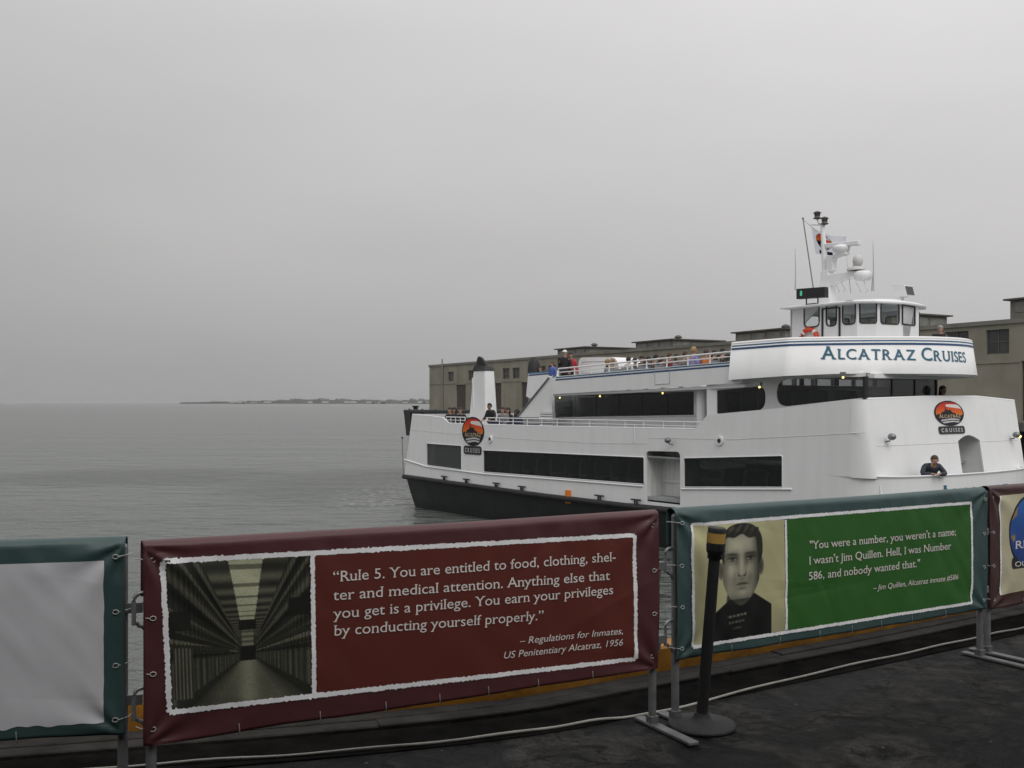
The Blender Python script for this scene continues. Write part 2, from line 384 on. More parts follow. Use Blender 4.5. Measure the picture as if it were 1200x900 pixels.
# kerb line of the pier: front foot of the timber kerb
KERB = [(-9.0, 3.05), (-4.2, 4.02), (-1.62, 4.60), (0.0, 5.05), (0.72, 5.50), (2.6, 6.66), (3.8, 7.46), (7.5, 9.9), (13, 13.4)]
def offs(line, d):
    res = []
    for i, p in enumerate(line):
        a = Vector(line[max(i - 1, 0)]); b = Vector(line[min(i + 1, len(line) - 1)]); t = (b - a).normalized(); n = Vector((-t.y, t.x))
        res.append((p[0] + n.x * d, p[1] + n.y * d))
    return res
def asphalt():
    m = bpy.data.materials.new('worn_asphalt'); m.use_nodes = True; t = m.node_tree; b = t.nodes['Principled BSDF']
    c = N('ShaderNodeTexCoord', t)
    def noi(s, d, r=0.6, dist=0.0):
        n = N('ShaderNodeTexNoise', t); n.inputs['Scale'].default_value = s; n.inputs['Detail'].default_value = d; n.inputs['Roughness'].default_value = r; n.inputs['Distortion'].default_value = dist
        t.links.new(c.outputs['Object'], n.inputs['Vector']); return n
    big = noi(1.7, 9, 0.66, 1.1); r = N('ShaderNodeValToRGB', t)
    r.color_ramp.elements[0].position = 0.42; r.color_ramp.elements[0].color = (0.008, 0.008, 0.0085, 1)
    r.color_ramp.elements[1].position = 0.60; r.color_ramp.elements[1].color = (0.036, 0.035, 0.034, 1)
    e = r.color_ramp.elements.new(0.5); e.color = (0.021, 0.0205, 0.020, 1)
    t.links.new(big.outputs['Fac'], r.inputs[0])
    gr = noi(120, 3); gm = N('ShaderNodeMapRange', t); gm.inputs[1].default_value = 0.3; gm.inputs[2].default_value = 0.75; gm.inputs[3].default_value = 0.6; gm.inputs[4].default_value = 1.55
    t.links.new(gr.outputs['Fac'], gm.inputs[0])
    x = N('ShaderNodeMix', t, data_type='RGBA', blend_type='MULTIPLY'); x.inputs[0].default_value = 1; t.links.new(r.outputs[0], x.inputs[6]); t.links.new(gm.outputs[0], x.inputs[7])
    md = noi(9, 8, 0.7, 0.8); mm = N('ShaderNodeMapRange', t); mm.inputs[1].default_value = 0.36; mm.inputs[2].default_value = 0.64; mm.inputs[3].default_value = 0.55; mm.inputs[4].default_value = 1.5
    t.links.new(md.outputs['Fac'], mm.inputs[0])
    x2 = N('ShaderNodeMix', t, data_type='RGBA', blend_type='MULTIPLY'); x2.inputs[0].default_value = 1; t.links.new(x.outputs[2], x2.inputs[6]); t.links.new(mm.outputs[0], x2.inputs[7])
    vo = N('ShaderNodeTexVoronoi', t); vo.inputs['Scale'].default_value = 9; t.links.new(c.outputs['Object'], vo.inputs['Vector'])
    vf_ = N('ShaderNodeMapRange', t); vf_.inputs[1].default_value = 0.075; vf_.inputs[2].default_value = 0.045; vf_.inputs[3].default_value = 0; vf_.inputs[4].default_value = 0.8; t.links.new(vo.outputs['Distance'], vf_.inputs[0])
    vs_ = N('ShaderNodeSeparateColor', t); t.links.new(vo.outputs['Color'], vs_.inputs[0]); vg = N('ShaderNodeMath', t, operation='GREATER_THAN'); vg.inputs[1].default_value = 0.93; t.links.new(vs_.outputs[0], vg.inputs[0])
    vk = N('ShaderNodeMath', t, operation='MULTIPLY'); t.links.new(vf_.outputs[0], vk.inputs[0]); t.links.new(vg.outputs[0], vk.inputs[1])
    wn = noi(3.0, 5, 0.6); wm = N('ShaderNodeMix', t, data_type='VECTOR'); wm.inputs[0].default_value = 0.28; t.links.new(c.outputs['Object'], wm.inputs[4]); t.links.new(wn.outputs['Color'], wm.inputs[5])
    ve = N('ShaderNodeTexVoronoi', t, feature='DISTANCE_TO_EDGE'); ve.inputs['Scale'].default_value = 1.15; t.links.new(wm.outputs[1], ve.inputs['Vector'])
    pn = noi(2.6, 9, 0.68, 1.6); pr = N('ShaderNodeMapRange', t, interpolation_type='SMOOTHSTEP'); pr.inputs[1].default_value = 0.46; pr.inputs[2].default_value = 0.40; pr.inputs[3].default_value = 1.0; pr.inputs[4].default_value = 0.42; t.links.new(pn.outputs['Fac'], pr.inputs[0])
    x2c = N('ShaderNodeMix', t, data_type='RGBA', blend_type='MULTIPLY'); x2c.inputs[0].default_value = 1; t.links.new(x2.outputs[2], x2c.inputs[6]); t.links.new(pr.outputs[0], x2c.inputs[7]); x2 = x2c
    ck = N('ShaderNodeMapRange', t); ck.inputs[1].default_value = 0.004; ck.inputs[2].default_value = 0.012; ck.inputs[3].default_value = 0.55; ck.inputs[4].default_value = 1.0; t.links.new(ve.outputs['Distance'], ck.inputs[0])
    x2b = N('ShaderNodeMix', t, data_type='RGBA', blend_type='MULTIPLY'); x2b.inputs[0].default_value = 1; t.links.new(x2.outputs[2], x2b.inputs[6]); t.links.new(ck.outputs[0], x2b.inputs[7]); x2 = x2b
    x3 = N('ShaderNodeMix', t, data_type='RGBA'); t.links.new(vk.outputs[0], x3.inputs[0]); t.links.new(x2.outputs[2], x3.inputs[6]); x3.inputs[7].default_value = (0.16, 0.15, 0.14, 1)
    t.links.new(x3.outputs[2], b.inputs['Base Color'])
    rr = N('ShaderNodeMapRange', t); rr.inputs[1].default_value = 0.4; rr.inputs[2].default_value = 0.6; rr.inputs[3].default_value = 0.5; rr.inputs[4].default_value = 0.85
    t.links.new(big.outputs['Fac'], rr.inputs[0]); t.links.new(rr.outputs[0], b.inputs['Roughness'])
    b2 = N('ShaderNodeBump', t); b2.inputs['Strength'].default_value = 0.6; b2.inputs['Distance'].default_value = 0.02; t.links.new(gr.outputs['Fac'], b2.inputs['Height'])
    b1 = N('ShaderNodeBump', t); b1.inputs['Strength'].default_value = 0.6; b1.inputs['Distance'].default_value = 0.08; t.links.new(big.outputs['Fac'], b1.inputs['Height'])
    b3 = N('ShaderNodeBump', t); b3.inputs['Strength'].default_value = 0.5; b3.inputs['Distance'].default_value = 0.03; t.links.new(md.outputs['Fac'], b3.inputs['Height']); t.links.new(b1.outputs[0], b3.inputs['Normal'])
    t.links.new(b3.outputs[0], b2.inputs['Normal']); t.links.new(b2.outputs[0], b.inputs['Normal'])
    b.inputs['Specular IOR Level'].default_value = 0.08
    return m
edge = offs(KERB, 0.95)
mb = MB(); poly = edge + [(13, -40), (-40, -40), (-40, edge[0][1] - 6)]
mb.plate(poly, [], 0.5, lambda a, b, w: (a, b, -w))
tag(mb.build('pier_deck', asphalt()), kind='structure')

TIMBER = mat('dark_timber', (0.012, 0.0115, 0.011), 0.75, var=0.45, scale=5, bump=0.5, bscale=18, spec=0.0)
TIMBERG = mat('grey_timber', (0.045, 0.043, 0.040), 0.8, var=0.4, scale=4, bump=0.5, bscale=20, spec=.04)
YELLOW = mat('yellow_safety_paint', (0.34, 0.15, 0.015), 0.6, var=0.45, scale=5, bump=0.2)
def sweep(line, prof, m=None):
    """profile of (out, z) carried along a plan polyline, closed section"""
    b = MB(); rings = []
    cols = [offs(line, o) for o, z in prof]
    for i in range(len(line)): rings.append([(cols[k][i][0], cols[k][i][1], prof[k][1]) for k in range(len(prof))])
    b.loft(rings, closed=True, smooth=False)
    b.add(rings[0], [tuple(range(len(prof)))]); b.add(rings[-1], [tuple(reversed(range(len(prof))))]); return b
def resample(line, step):
    res = [line[0]]
    for a, b in zip(line, line[1:]):
        L = math.dist(a, b); k = max(1, int(L / step))
        for i in range(1, k + 1): res.append((a[0] + (b[0] - a[0]) * i / k, a[1] + (b[1] - a[1]) * i / k))
    return res
def smooth_line(line, n=3):
    for _ in range(n):
        q = [line[0]]
        for a, b in zip(line, line[1:]):
            q += [(a[0] * .75 + b[0] * .25, a[1] * .75 + b[1] * .25), (a[0] * .25 + b[0] * .75, a[1] * .25 + b[1] * .75)]
        q.append(line[-1]); line = q
    return line
KL = smooth_line(KERB, 2)
tk = thing('timber_kerb', 'low dark timber kerb running along the pier edge below the banners', 'kerb', (KL[0][0], KL[0][1], 0))
sweep(KL, [(-.14, -.02), (-.14, 0.006), (-.134, 0.010), (0.168, 0.010), (0.172, -.02)]).build('dark_gutter_strip', TIMBER, tk, (KL[0][0], KL[0][1], 0))  # flat strip coloured black in place of the dark gutter before the planks
for row, (o0, o1, zz) in enumerate(((.18, .285, .028), (.292, .40, .032))):
    KR = resample(KL, .3); jr = random.Random(row); i = 0
    while i < len(KR) - 3:
        n_ = min(jr.randint(5, 9), len(KR) - 1 - i); seg = [list(p) for p in KR[i:i + n_ + 1]]
        a_, b_ = seg[-2], seg[-1]; L_ = math.dist(a_, b_); k_ = max(0, 1 - .012 / max(L_, .02)); seg[-1] = [a_[0] + (b_[0] - a_[0]) * k_, a_[1] + (b_[1] - a_[1]) * k_]
        dz_ = jr.uniform(-.004, .004); sweep(seg, [(o0, -.02), (o0, zz - .006 + dz_), (o0 + .007, zz + dz_), (o1 - .006, zz + dz_), (o1, -.02)]).build('top_plank', TIMBERG, tk, (KL[0][0], KL[0][1], 0)); i += n_
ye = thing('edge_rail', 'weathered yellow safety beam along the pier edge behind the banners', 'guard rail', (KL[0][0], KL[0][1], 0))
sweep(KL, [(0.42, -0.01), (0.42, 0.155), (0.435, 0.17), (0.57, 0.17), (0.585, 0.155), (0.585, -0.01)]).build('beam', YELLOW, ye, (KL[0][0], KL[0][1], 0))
mb = MB()
for i in range(4, len(KL), 4):
    p = offs(KL, 0.50)[i]; mb.tube([(*p, 0.165), (*p, 0.185)], 0.03, 8)
mb.build('bolt_head', METAL, ye, (KL[0][0], KL[0][1], 0))
# cable
CL = smooth_line([(-7, 3.3), (-4.2, 3.93), (-2.2, 4.38), (-1.6, 4.555), (-0.8, 4.70), (0.0, 4.96), (0.5, 5.21), (0.72, 5.25), (1.7, 6.0), (2.6, 6.58), (3.3, 7.05), (3.8, 7.36), (5.0, 8.2), (7.5, 9.75)], 3)
mb = MB(); mb.tube([(x, y, 0.020 + 0.003 * math.sin(i * 0.9)) for i, (x, y) in enumerate(CL)], 0.0068, 8)
tag(mb.build('cable', mat('cable_grey', (0.36, 0.35, 0.32), 0.6, var=0.3, scale=6)), 'thin pale cable lying on the asphalt along the foot of the timber kerb', 'cable')

# far shore
SH = thing('distant_shore', None, None, (0, 4000, WATER)); SH['kind'] = 'structure'
rng = random.Random(3)
def ridge(x0, x1, y, h, step, seedv, rough):
    top = []; x = x0
    while x <= x1:
        e = min(1, (x - x0) / 500.0)
        top.append((x, (h * 0.35 + h * 0.65 * e * (0.55 + 0.45 * noise.noise((x * 0.006, seedv, 0))) + rough * abs(noise.noise((x * 0.09, seedv, 3.0))) * e))); x += step
    mb = MB(); n = len(top)
    vs = [(x, y, WATER) for x, z in top] + [(x, y, WATER + z) for x, z in top] + [(x, y + 220, WATER + z * 0.9) for x, z in top]
    fs = [(i, i + 1, n + i + 1, n + i) for i in range(n - 1)] + [(n + i, n + i + 1, 2 * n + i + 1, 2 * n + i) for i in range(n - 1)]
    return mb.add(vs, fs)
LANDM = mat('shore_trees', (0.09, 0.10, 0.085), 0.9, var=0.5, scale=0.02)
ridge(-1320, 2600, 4000, 17, 7, 1.3, 19).build('tree_line', LANDM, SH, (0, 4000, WATER), fix=False)
ridge(-1290, 2600, 3985, 5, 12, 7.7, 0.5).build('sea_wall', mat('shore_rock', (0.16, 0.16, 0.15), 0.9), SH, (0, 4000, WATER), fix=False)
mb = MB()
for _ in range(60):
    x = rng.uniform(-1150, 1500); bw = rng.uniform(10, 34); h = rng.uniform(6, 12)
    mb.box((x, 3975, WATER + 3), (x + bw, 3982, WATER + h))
mb.build('pale_sheds', mat('shore_pale', (0.42, 0.42, 0.4), 0.9), SH, (0, 4000, WATER))['kind'] = 'stuff'

# ------------------------------------------------------------------ the pier shed across the dock
PB = (-15.85, 193.2); PE = (0.485, -0.8745); PN = (0.8745, 0.485); PLEN = 160.0; PW = 42.0; EAVE = 8.5
def P(s, o, z): return (PB[0] + PE[0] * s + PN[0] * o, PB[1] + PE[1] * s + PN[1] * o, z)
PB2 = (PB[0] + PE[0], PB[1] + PE[1])
def hp(px, py): return hit_plane(px, py, PB, PB2)
CONC = mat('shed_concrete', (0.27, 0.25, 0.20), 0.85, var=0.20, scale=0.25, streak=0.24, sks=0.07)
CONCD = mat('shed_parapet', (0.20, 0.19, 0.165), 0.85, var=0.2, scale=0.5, streak=0.2, sks=0.07)
ROOFD = mat('shed_roof', (0.10, 0.095, 0.085), 0.9, var=0.25, scale=0.3)
SHUT = mat('shed_door', (0.06, 0.05, 0.042), 0.7, var=0.25, scale=1.5, streak=0.2)
WFRAME = mat('shed_window_frame', (0.10, 0.10, 0.09), 0.7)
WPANE = mat('shed_window_pane', (0.045, 0.047, 0.045), 0.25, var=0.4, scale=0.6)
PO = (PB[0], PB[1], 0.0)
shed = thing('pier_shed', 'long beige concrete pier shed with monitor roofs behind the white ferry', 'building', PO)
wins = []; doors = []
def wpx(x0, y0, x1, y1):
    s0, za = hp(x0, y0); s1, zb = hp(x1, y1); return s0, zb, s1, za
# openings measured from the photograph, the hidden stretch filled with the same bay
m_ = [wpx(525, 434, 531.6, 447), wpx(549, 432, 556, 445.5), wpx(589, 429.5, 597, 444), wpx(600.5, 429, 608.8, 443.5), wpx(1107, 389.5, 1135, 415), wpx(1155.6, 387, 1182.6, 414.3)]
for (s0, z0, s1, z1) in m_: wins.append((s0, 5.6, s1, 7.35) if s0 < 100 else (s0, z0, s1, z1))
dm = [wpx(534.6, 451, 545.7, 482), wpx(580, 449, 587.5, 476), wpx(611, 448, 619, 474), wpx(1197, 423, 1222, 500)]
for (s0, z0, s1, z1) in dm: doors.append((s0, 0.12, s1, z1))
s = wins[3][2] + 6
while s < wins[4][0] - 10:
    wins += [(s, 5.6, s + 2.2, 7.35), (s + 3.0, 5.6, s + 5.2, 7.35)]; doors.append((s + 7.6, 0.12, s + 11.2, 5.0)); s += 13.5
mb = MB(); holes = [rect(a, b, c, d) for a, b, c, d in wins + doors]
mb.plate(rect(0, 0, PLEN, EAVE), holes, 0.4, lambda a, b, w: P(a, w, b)); mb.build('front_wall', CONC, shed, PO)
mb = MB(); mb.plate(rect(0.4, 0, PW, EAVE), [], 0.4, lambda a, b, w: P(w, a, b)); mb.build('end_wall', CONC, shed, PO)
mb = MB(); mb.plate(rect(0.4, 0, PW, EAVE), [], 0.4, lambda a, b, w: P(PLEN - w, a, b)); mb.build('end_wall', CONC, shed, PO)
mb = MB(); mb.frustum([P(-.15, -.15, EAVE), P(PLEN + .15, -.15, EAVE), P(PLEN + .15, .5, EAVE), P(-.15, .5, EAVE)], [P(-.15, -.15, EAVE + .38), P(PLEN + .15, -.15, EAVE + .38), P(PLEN + .15, .5, EAVE + .38), P(-.15, .5, EAVE + .38)])
mb.build('parapet', CONCD, shed, PO)
mb = MB(); mb.add([P(0.4, .5, EAVE - .1), P(PLEN - .4, .5, EAVE - .1), P(PLEN - .4, PW / 2, EAVE + .45), P(.4, PW / 2, EAVE + .45), P(PLEN - .4, PW, EAVE - .1), P(.4, PW, EAVE - .1)], [(0, 1, 2, 3), (3, 2, 4, 5)])
mb.build('roof', ROOFD, shed, PO)
mb = MB(); mb.frustum([P(-.05, -.09, 4.15), P(PLEN, -.09, 4.15), P(PLEN, -.002, 4.15), P(-.05, -.002, 4.15)], [P(-.05, -.09, 4.33), P(PLEN, -.09, 4.33), P(PLEN, -.002, 4.33), P(-.05, -.002, 4.33)])
# bands only on the solid stretches between the doors
mb = MB(); q = 0.0
for a, b, c, d in sorted(doors) + [(PLEN, 0, PLEN, 0)]:
    if a - .2 > q: mb.frustum([P(q, -.07, 5.1), P(a - .1, -.07, 5.1), P(a - .1, -.003, 5.1), P(q, -.003, 5.1)], [P(q, -.07, 5.25), P(a - .1, -.07, 5.25), P(a - .1, -.003, 5.25), P(q, -.003, 5.25)])
    q = c + .1
mb.build('wall_band', CONC, shed, PO)
for (a, b, c, d) in wins:
    f = MB(); fw = 0.1
    f.plate(rect(a, b, c, d), [rect(a + fw, b + fw, (a + c) / 2 - .04, (b + d) / 2 - .04), rect((a + c) / 2 + .04, b + fw, c - fw, (b + d) / 2 - .04), rect(a + fw, (b + d) / 2 + .04, (a + c) / 2 - .04, d - fw), rect((a + c) / 2 + .04, (b + d) / 2 + .04, c - fw, d - fw)], 0.08, lambda x, y, w: P(x, .16 + w, y))
    fo = f.build('window', WFRAME, shed, PO)
    g = MB(); g.add([P(a, .22, b), P(c, .22, b), P(c, .22, d), P(a, .22, d)], [(0, 1, 2, 3)]); go = g.build('pane', WPANE, fo, PO)
for (a, b, c, d) in doors:
    f = MB(); n = max(2, int((c - a) / 0.9))
    for i in range(n): f.frustum([P(a + (c - a) * i / n + .02, .2, b), P(a + (c - a) * (i + 1) / n - .02, .2, b), P(a + (c - a) * (i + 1) / n - .02, .3, b), P(a + (c - a) * i / n + .02, .3, b)], [P(a + (c - a) * i / n + .02, .2, d), P(a + (c - a) * (i + 1) / n - .02, .2, d), P(a + (c - a) * (i + 1) / n - .02, .3, d), P(a + (c - a) * i / n + .02, .3, d)])
    f.build('door', SHUT, shed, PO)
s_, z_ = hp(519.5, 450); mb = MB(); mb.tube([P(s_, -.22, 0.1), P(s_, -.22, EAVE + 1.3)], 0.13, 8); mb.build('drain_pipe', mat('pipe_grey', (0.22, 0.21, 0.19), 0.7), shed, PO)
# roof monitors: glazed boxes with low hipped roofs and a ventilator
MGL = mat('monitor_glass', (0.19, 0.195, 0.18), 0.35, var=0.35, scale=0.8)
def monitor(s0, up=0.0, off=7.0):
    Lm, Wm = 8.7, 8.7; zt = EAVE + 1.85 + up
    s1 = s0 + Lm; zb = EAVE - 0.1
    mo = MB(); mo.frustum([P(s0, off, zb), P(s1, off, zb), P(s1, off + Wm, zb), P(s0, off + Wm, zb)], [P(s0, off, zt), P(s1, off, zt), P(s1, off + Wm, zt), P(s0, off + Wm, zt)])
    mr = mo.build('monitor', CONCD, shed, PO)
    r = MB(); e = .45
    r.add([P(s0 - e, off - e, zt), P(s1 + e, off - e, zt), P(s1 + e, off + Wm + e, zt), P(s0 - e, off + Wm + e, zt),
           P(s0 - e, off - e, zt + .16), P(s1 + e, off - e, zt + .16), P(s1 + e, off + Wm + e, zt + .16), P(s0 - e, off + Wm + e, zt + .16),
           P(s0 + 3.5, off + Wm / 2, zt + .42), P(s1 - 3.5, off + Wm / 2, zt + .42)],
          [(3, 2, 1, 0), (0, 1, 5, 4), (1, 2, 6, 5), (2, 3, 7, 6), (3, 0, 4, 7), (4, 5, 9, 8), (5, 6, 9), (6, 7, 8, 9), (7, 4, 8)])
    r.build('monitor_roof', ROOFD, mr, PO)
    for i in range(3):
        a = s0 + .4 + i * (Lm - .8) / 3 + .15; b = a + (Lm - .8) / 3 - .4
        g = MB(); g.frustum([P(a, off - .06, zt - 1.15), P(b, off - .06, zt - 1.15), P(b, off - .003, zt - 1.15), P(a, off - .003, zt - 1.15)], [P(a, off - .06, zt - .22), P(b, off - .06, zt - .22), P(b, off - .003, zt - .22), P(a, off - .003, zt - .22)])
        g.build('monitor_window', MGL, mr, PO)
    for i in range(3):
        a = off + .55 + i * 2.65; b = a + 2.25
        g = MB(); g.frustum([P(s1 + .06, a, zt - 1.15), P(s1 + .06, b, zt - 1.15), P(s1 + .003, b, zt - 1.15), P(s1 + .003, a, zt - 1.15)], [P(s1 + .06, a, zt - .22), P(s1 + .06, b, zt - .22), P(s1 + .003, b, zt - .22), P(s1 + .003, a, zt - .22)])
        g.build('monitor_window', MGL, mr, PO)
    v = MB(); c = P((s0 + s1) / 2, off + Wm / 2, zt + .34); v.lathe(c, [(.42, -.2), (.36, .25), (.55, .3), (.55, .45), (.36, .6), (.1, .7)], 12); v.build('ventilator', ROOFD, mr, PO)
for s0, up in ((35.5, 0), (57.2, 0), (78.6, 0.1), (94.3, .75), (116.6, .9), (138, .9)): monitor(s0, up)
# the apron under it
APC = mat('apron_concrete', (0.13, 0.125, 0.115), 0.9, var=0.25, scale=0.5, streak=0.4)
mb = MB(); A0 = -4
mb.frustum([P(A0, -3.0, -.7), P(PLEN + 60, -3.0, -.7), P(PLEN + 60, PW + 4, -.7), P(A0, PW + 4, -.7)], [P(A0, -3.0, -.02), P(PLEN + 60, -3.0, -.02), P(PLEN + 60, PW + 4, -.02), P(A0, PW + 4, -.02)])
tag(mb.build('pier_apron', APC), kind='structure')
mb = MB(); mb.frustum([P(A0 + .4, -2.4, WATER - 1), P(PLEN + 60, -2.4, WATER - 1), P(PLEN + 60, PW, WATER - 1), P(A0 + .4, PW, WATER - 1)], [P(A0 + .4, -2.4, -.7), P(PLEN + 60, -2.4, -.7), P(PLEN + 60, PW, -.7), P(A0 + .4, PW, -.7)])
tag(mb.build('pier_wall', TIMBER), kind='structure')
for i in range(26):
    q = P(i * 6.0 - 2, -3.3, 0); mb = MB(); mb.tube([(q[0], q[1], WATER - 1.5), (q[0] + .04, q[1], 0.5)], 0.2, 8)
    o = mb.build('timber_pile', TIMBER, off=(0, 0, 0)); tag(o, 'dark timber pile standing against the pier apron below the shed', 'pile', 'timber piles along the far pier apron')
# dark mooring arm and fender beyond the stern
DK = mat('mooring_dark', (0.03, 0.033, 0.035), 0.7, var=0.3)
D0 = 62.0
def at(px, py, Y): return ((px - CX) / F * Y, Y, EYE + (HY - py) / F * Y)
a = at(478, 496, D0); dz = thing('mooring_dolphin', 'dark mooring arm with a hanging fender beyond the stern of the ferry', 'mooring dolphin', (a[0] + 4, D0, WATER))
off = (a[0] + 4, D0, WATER)
mb = MB(); b0 = at(474, 480, D0); b1 = at(520, 484, D0); mb.box((b0[0], D0 - .6, b1[2]), (b1[0] + 4, D0 + .6, b0[2])); mb.build('arm', DK, dz, off, bevel=.05)
mb = MB(); c0 = at(475, 481, D0); c1 = at(481.5, 496, D0); c2 = at(477.5, 510, D0); c3 = at(480.5, 496, D0)
mb.frustum([(c2[0], D0 - .75, c2[2]), (c3[0] - .05, D0 - .75, c2[2]), (c3[0] - .05, D0 + .5, c2[2]), (c2[0], D0 + .5, c2[2])], [(c0[0] - .02, D0 - .75, c0[2]), (c1[0] + .05, D0 - .75, c0[2]), (c1[0] + .05, D0 + .5, c0[2]), (c0[0] - .02, D0 + .5, c0[2])]); mb.build('fender', RUBBER, dz, off)
for k in (0, 1, 2):
    mb = MB(); mb.tube([(off[0] - 1 + k * 1.4, D0 + .2 * k, WATER - 1.5), (off[0] - .6 + k * .9, D0, b1[2])], .19, 8); mb.build('pile', TIMBER, dz, off)
mb = MB(); c = at(487, 479, D0); mb.lathe((c[0], c[1], b0[2]), [(.16, -.02), (.13, .12), (.2, .16), (.2, .24)], 10); mb.build('bollard', DK, dz, off)

# ------------------------------------------------------------------ crowd barriers and their banners
def wr(x, z, seed):
    return 0.010 * noise.noise((x * 1.7, z * 2.6, seed)) + 0.005 * noise.noise((x * 6 + z * 5, z * 3.5, seed + 9)) + 0.003 * noise.noise((x * 14 + z * 9, z * 4, seed + 3))
class Bar: pass
def barrier(P0, P1, label, fr0=.34):
    B = Bar(); B.A = P0; B.B = P1; dx, dy = P1[0] - P0[0], P1[1] - P0[1]; B.L = math.hypot(dx, dy); B.rz = math.atan2(dy, dx)
    B.t = thing('crowd_barrier', label, 'barrier', (P0[0], P0[1], 0), B.rz, 'galvanised crowd barriers along the pier edge')
    L = B.L
    mb = MB(); mb.tube([(0, 0, .05), (0, 0, 1.06)], .021, 10); mb.tube([(L, 0, .05), (L, 0, 1.06)], .021, 10)
    mb.tube([(0, 0, 1.06), (L, 0, 1.06)], .021, 10); mb.tube([(0, 0, .37), (L, 0, .37)], .017, 10)
    for x in (0, L): mb.ball((x, 0, 1.06), .021)
    mb.build('frame', METAL, B.t)
    mb = MB(); n = 15
    for i in range(1, n): mb.tube([(L * i / n, 0, .37), (L * i / n, 0, 1.06)], .007, 6)
    mb.build('infill_bars', METAL, B.t)
    for x, sgn in ((0.0, 1), (L, -1)):
        mb = MB(); mb.box((x - .028, -(fr0 if x == 0 else .34), .005), (x + .028, .12, .022)); mb.box((x - .024, -.024, .018), (x + .024, .024, .06)); mb.build('foot', mat('foot_steel', (0.13, 0.13, 0.135), 0.55, 0.4, var=.3, scale=12), B.t, bevel=.004)
    # eye plates on the far end, hooks on the near end
    for z in (.815, .44):
        mb = MB(); mb.box((L + .015, -.012, z - .022), (L + .078, .012, z + .022)); mb.tube([(L + .045, 0, z - .022), (L + .045, 0, z - .055)], .008, 6)
        mb.build('eye_plate', METAL, B.t, bevel=.003)
        mb = MB(); pts = [(-.01, 0, z + .085)] + [(-.035 - .03 * math.sin(k * math.pi / 2 / 4), 0, z + .055 + .03 * math.cos(k * math.pi / 2 / 4)) for k in range(5)] + [(-.065, 0, z - .04)]
        mb.tube(pts, .0085, 8)
        pts = [(-.055, 0, z - .03)] + [(-.045 + .025 * math.sin(k * math.pi / 2 / 4), 0, z - .045 - .03 * (1 - math.cos(k * math.pi / 2 / 4))) for k in range(5)] + [(-.008, 0, z - .075)]
        mb.tube(pts, .0075, 8); mb.build('hook', METAL, B.t)
    return B
RM = 0.034
def cloth_y(B, x, z):
    """front of the hanging banner (local y, negative is towards the viewer)"""
    L = B.L; e = 0.0
    for cx_ in (B.x0, B.x1):                       # folds pulled in at the laced corners
        d = abs(x - cx_)
        for zc in (B.z1, B.z0):
            dz_ = abs(z - zc); rr = math.hypot(d, dz_); ang = math.atan2(dz_, d + 1e-6)
            e += 0.013 * math.exp(-rr / .17) * math.sin(ang * 9 + B.seed) * min(1, rr / .05)
    sag = 0.006 * math.sin((z - B.z0) / (B.z1 - B.z0) * math.pi)
    cr = 0.0
    for (ax, az, nx_, nz_, amp, wd) in B.creases:
        q = abs((x - ax) * nx_ + (z - az) * nz_); along_ = abs((x - ax) * nz_ - (z - az) * nx_)
        if q < .16: cr += amp * math.exp(-(q * q) / (wd * (q + .008))) * math.exp(-(along_ / .35) ** 2)
    return -RM - .004 - sag - wr(x, z, B.seed) * (0.35 + .8 * abs((x - L / 2) / L)) + e - cr
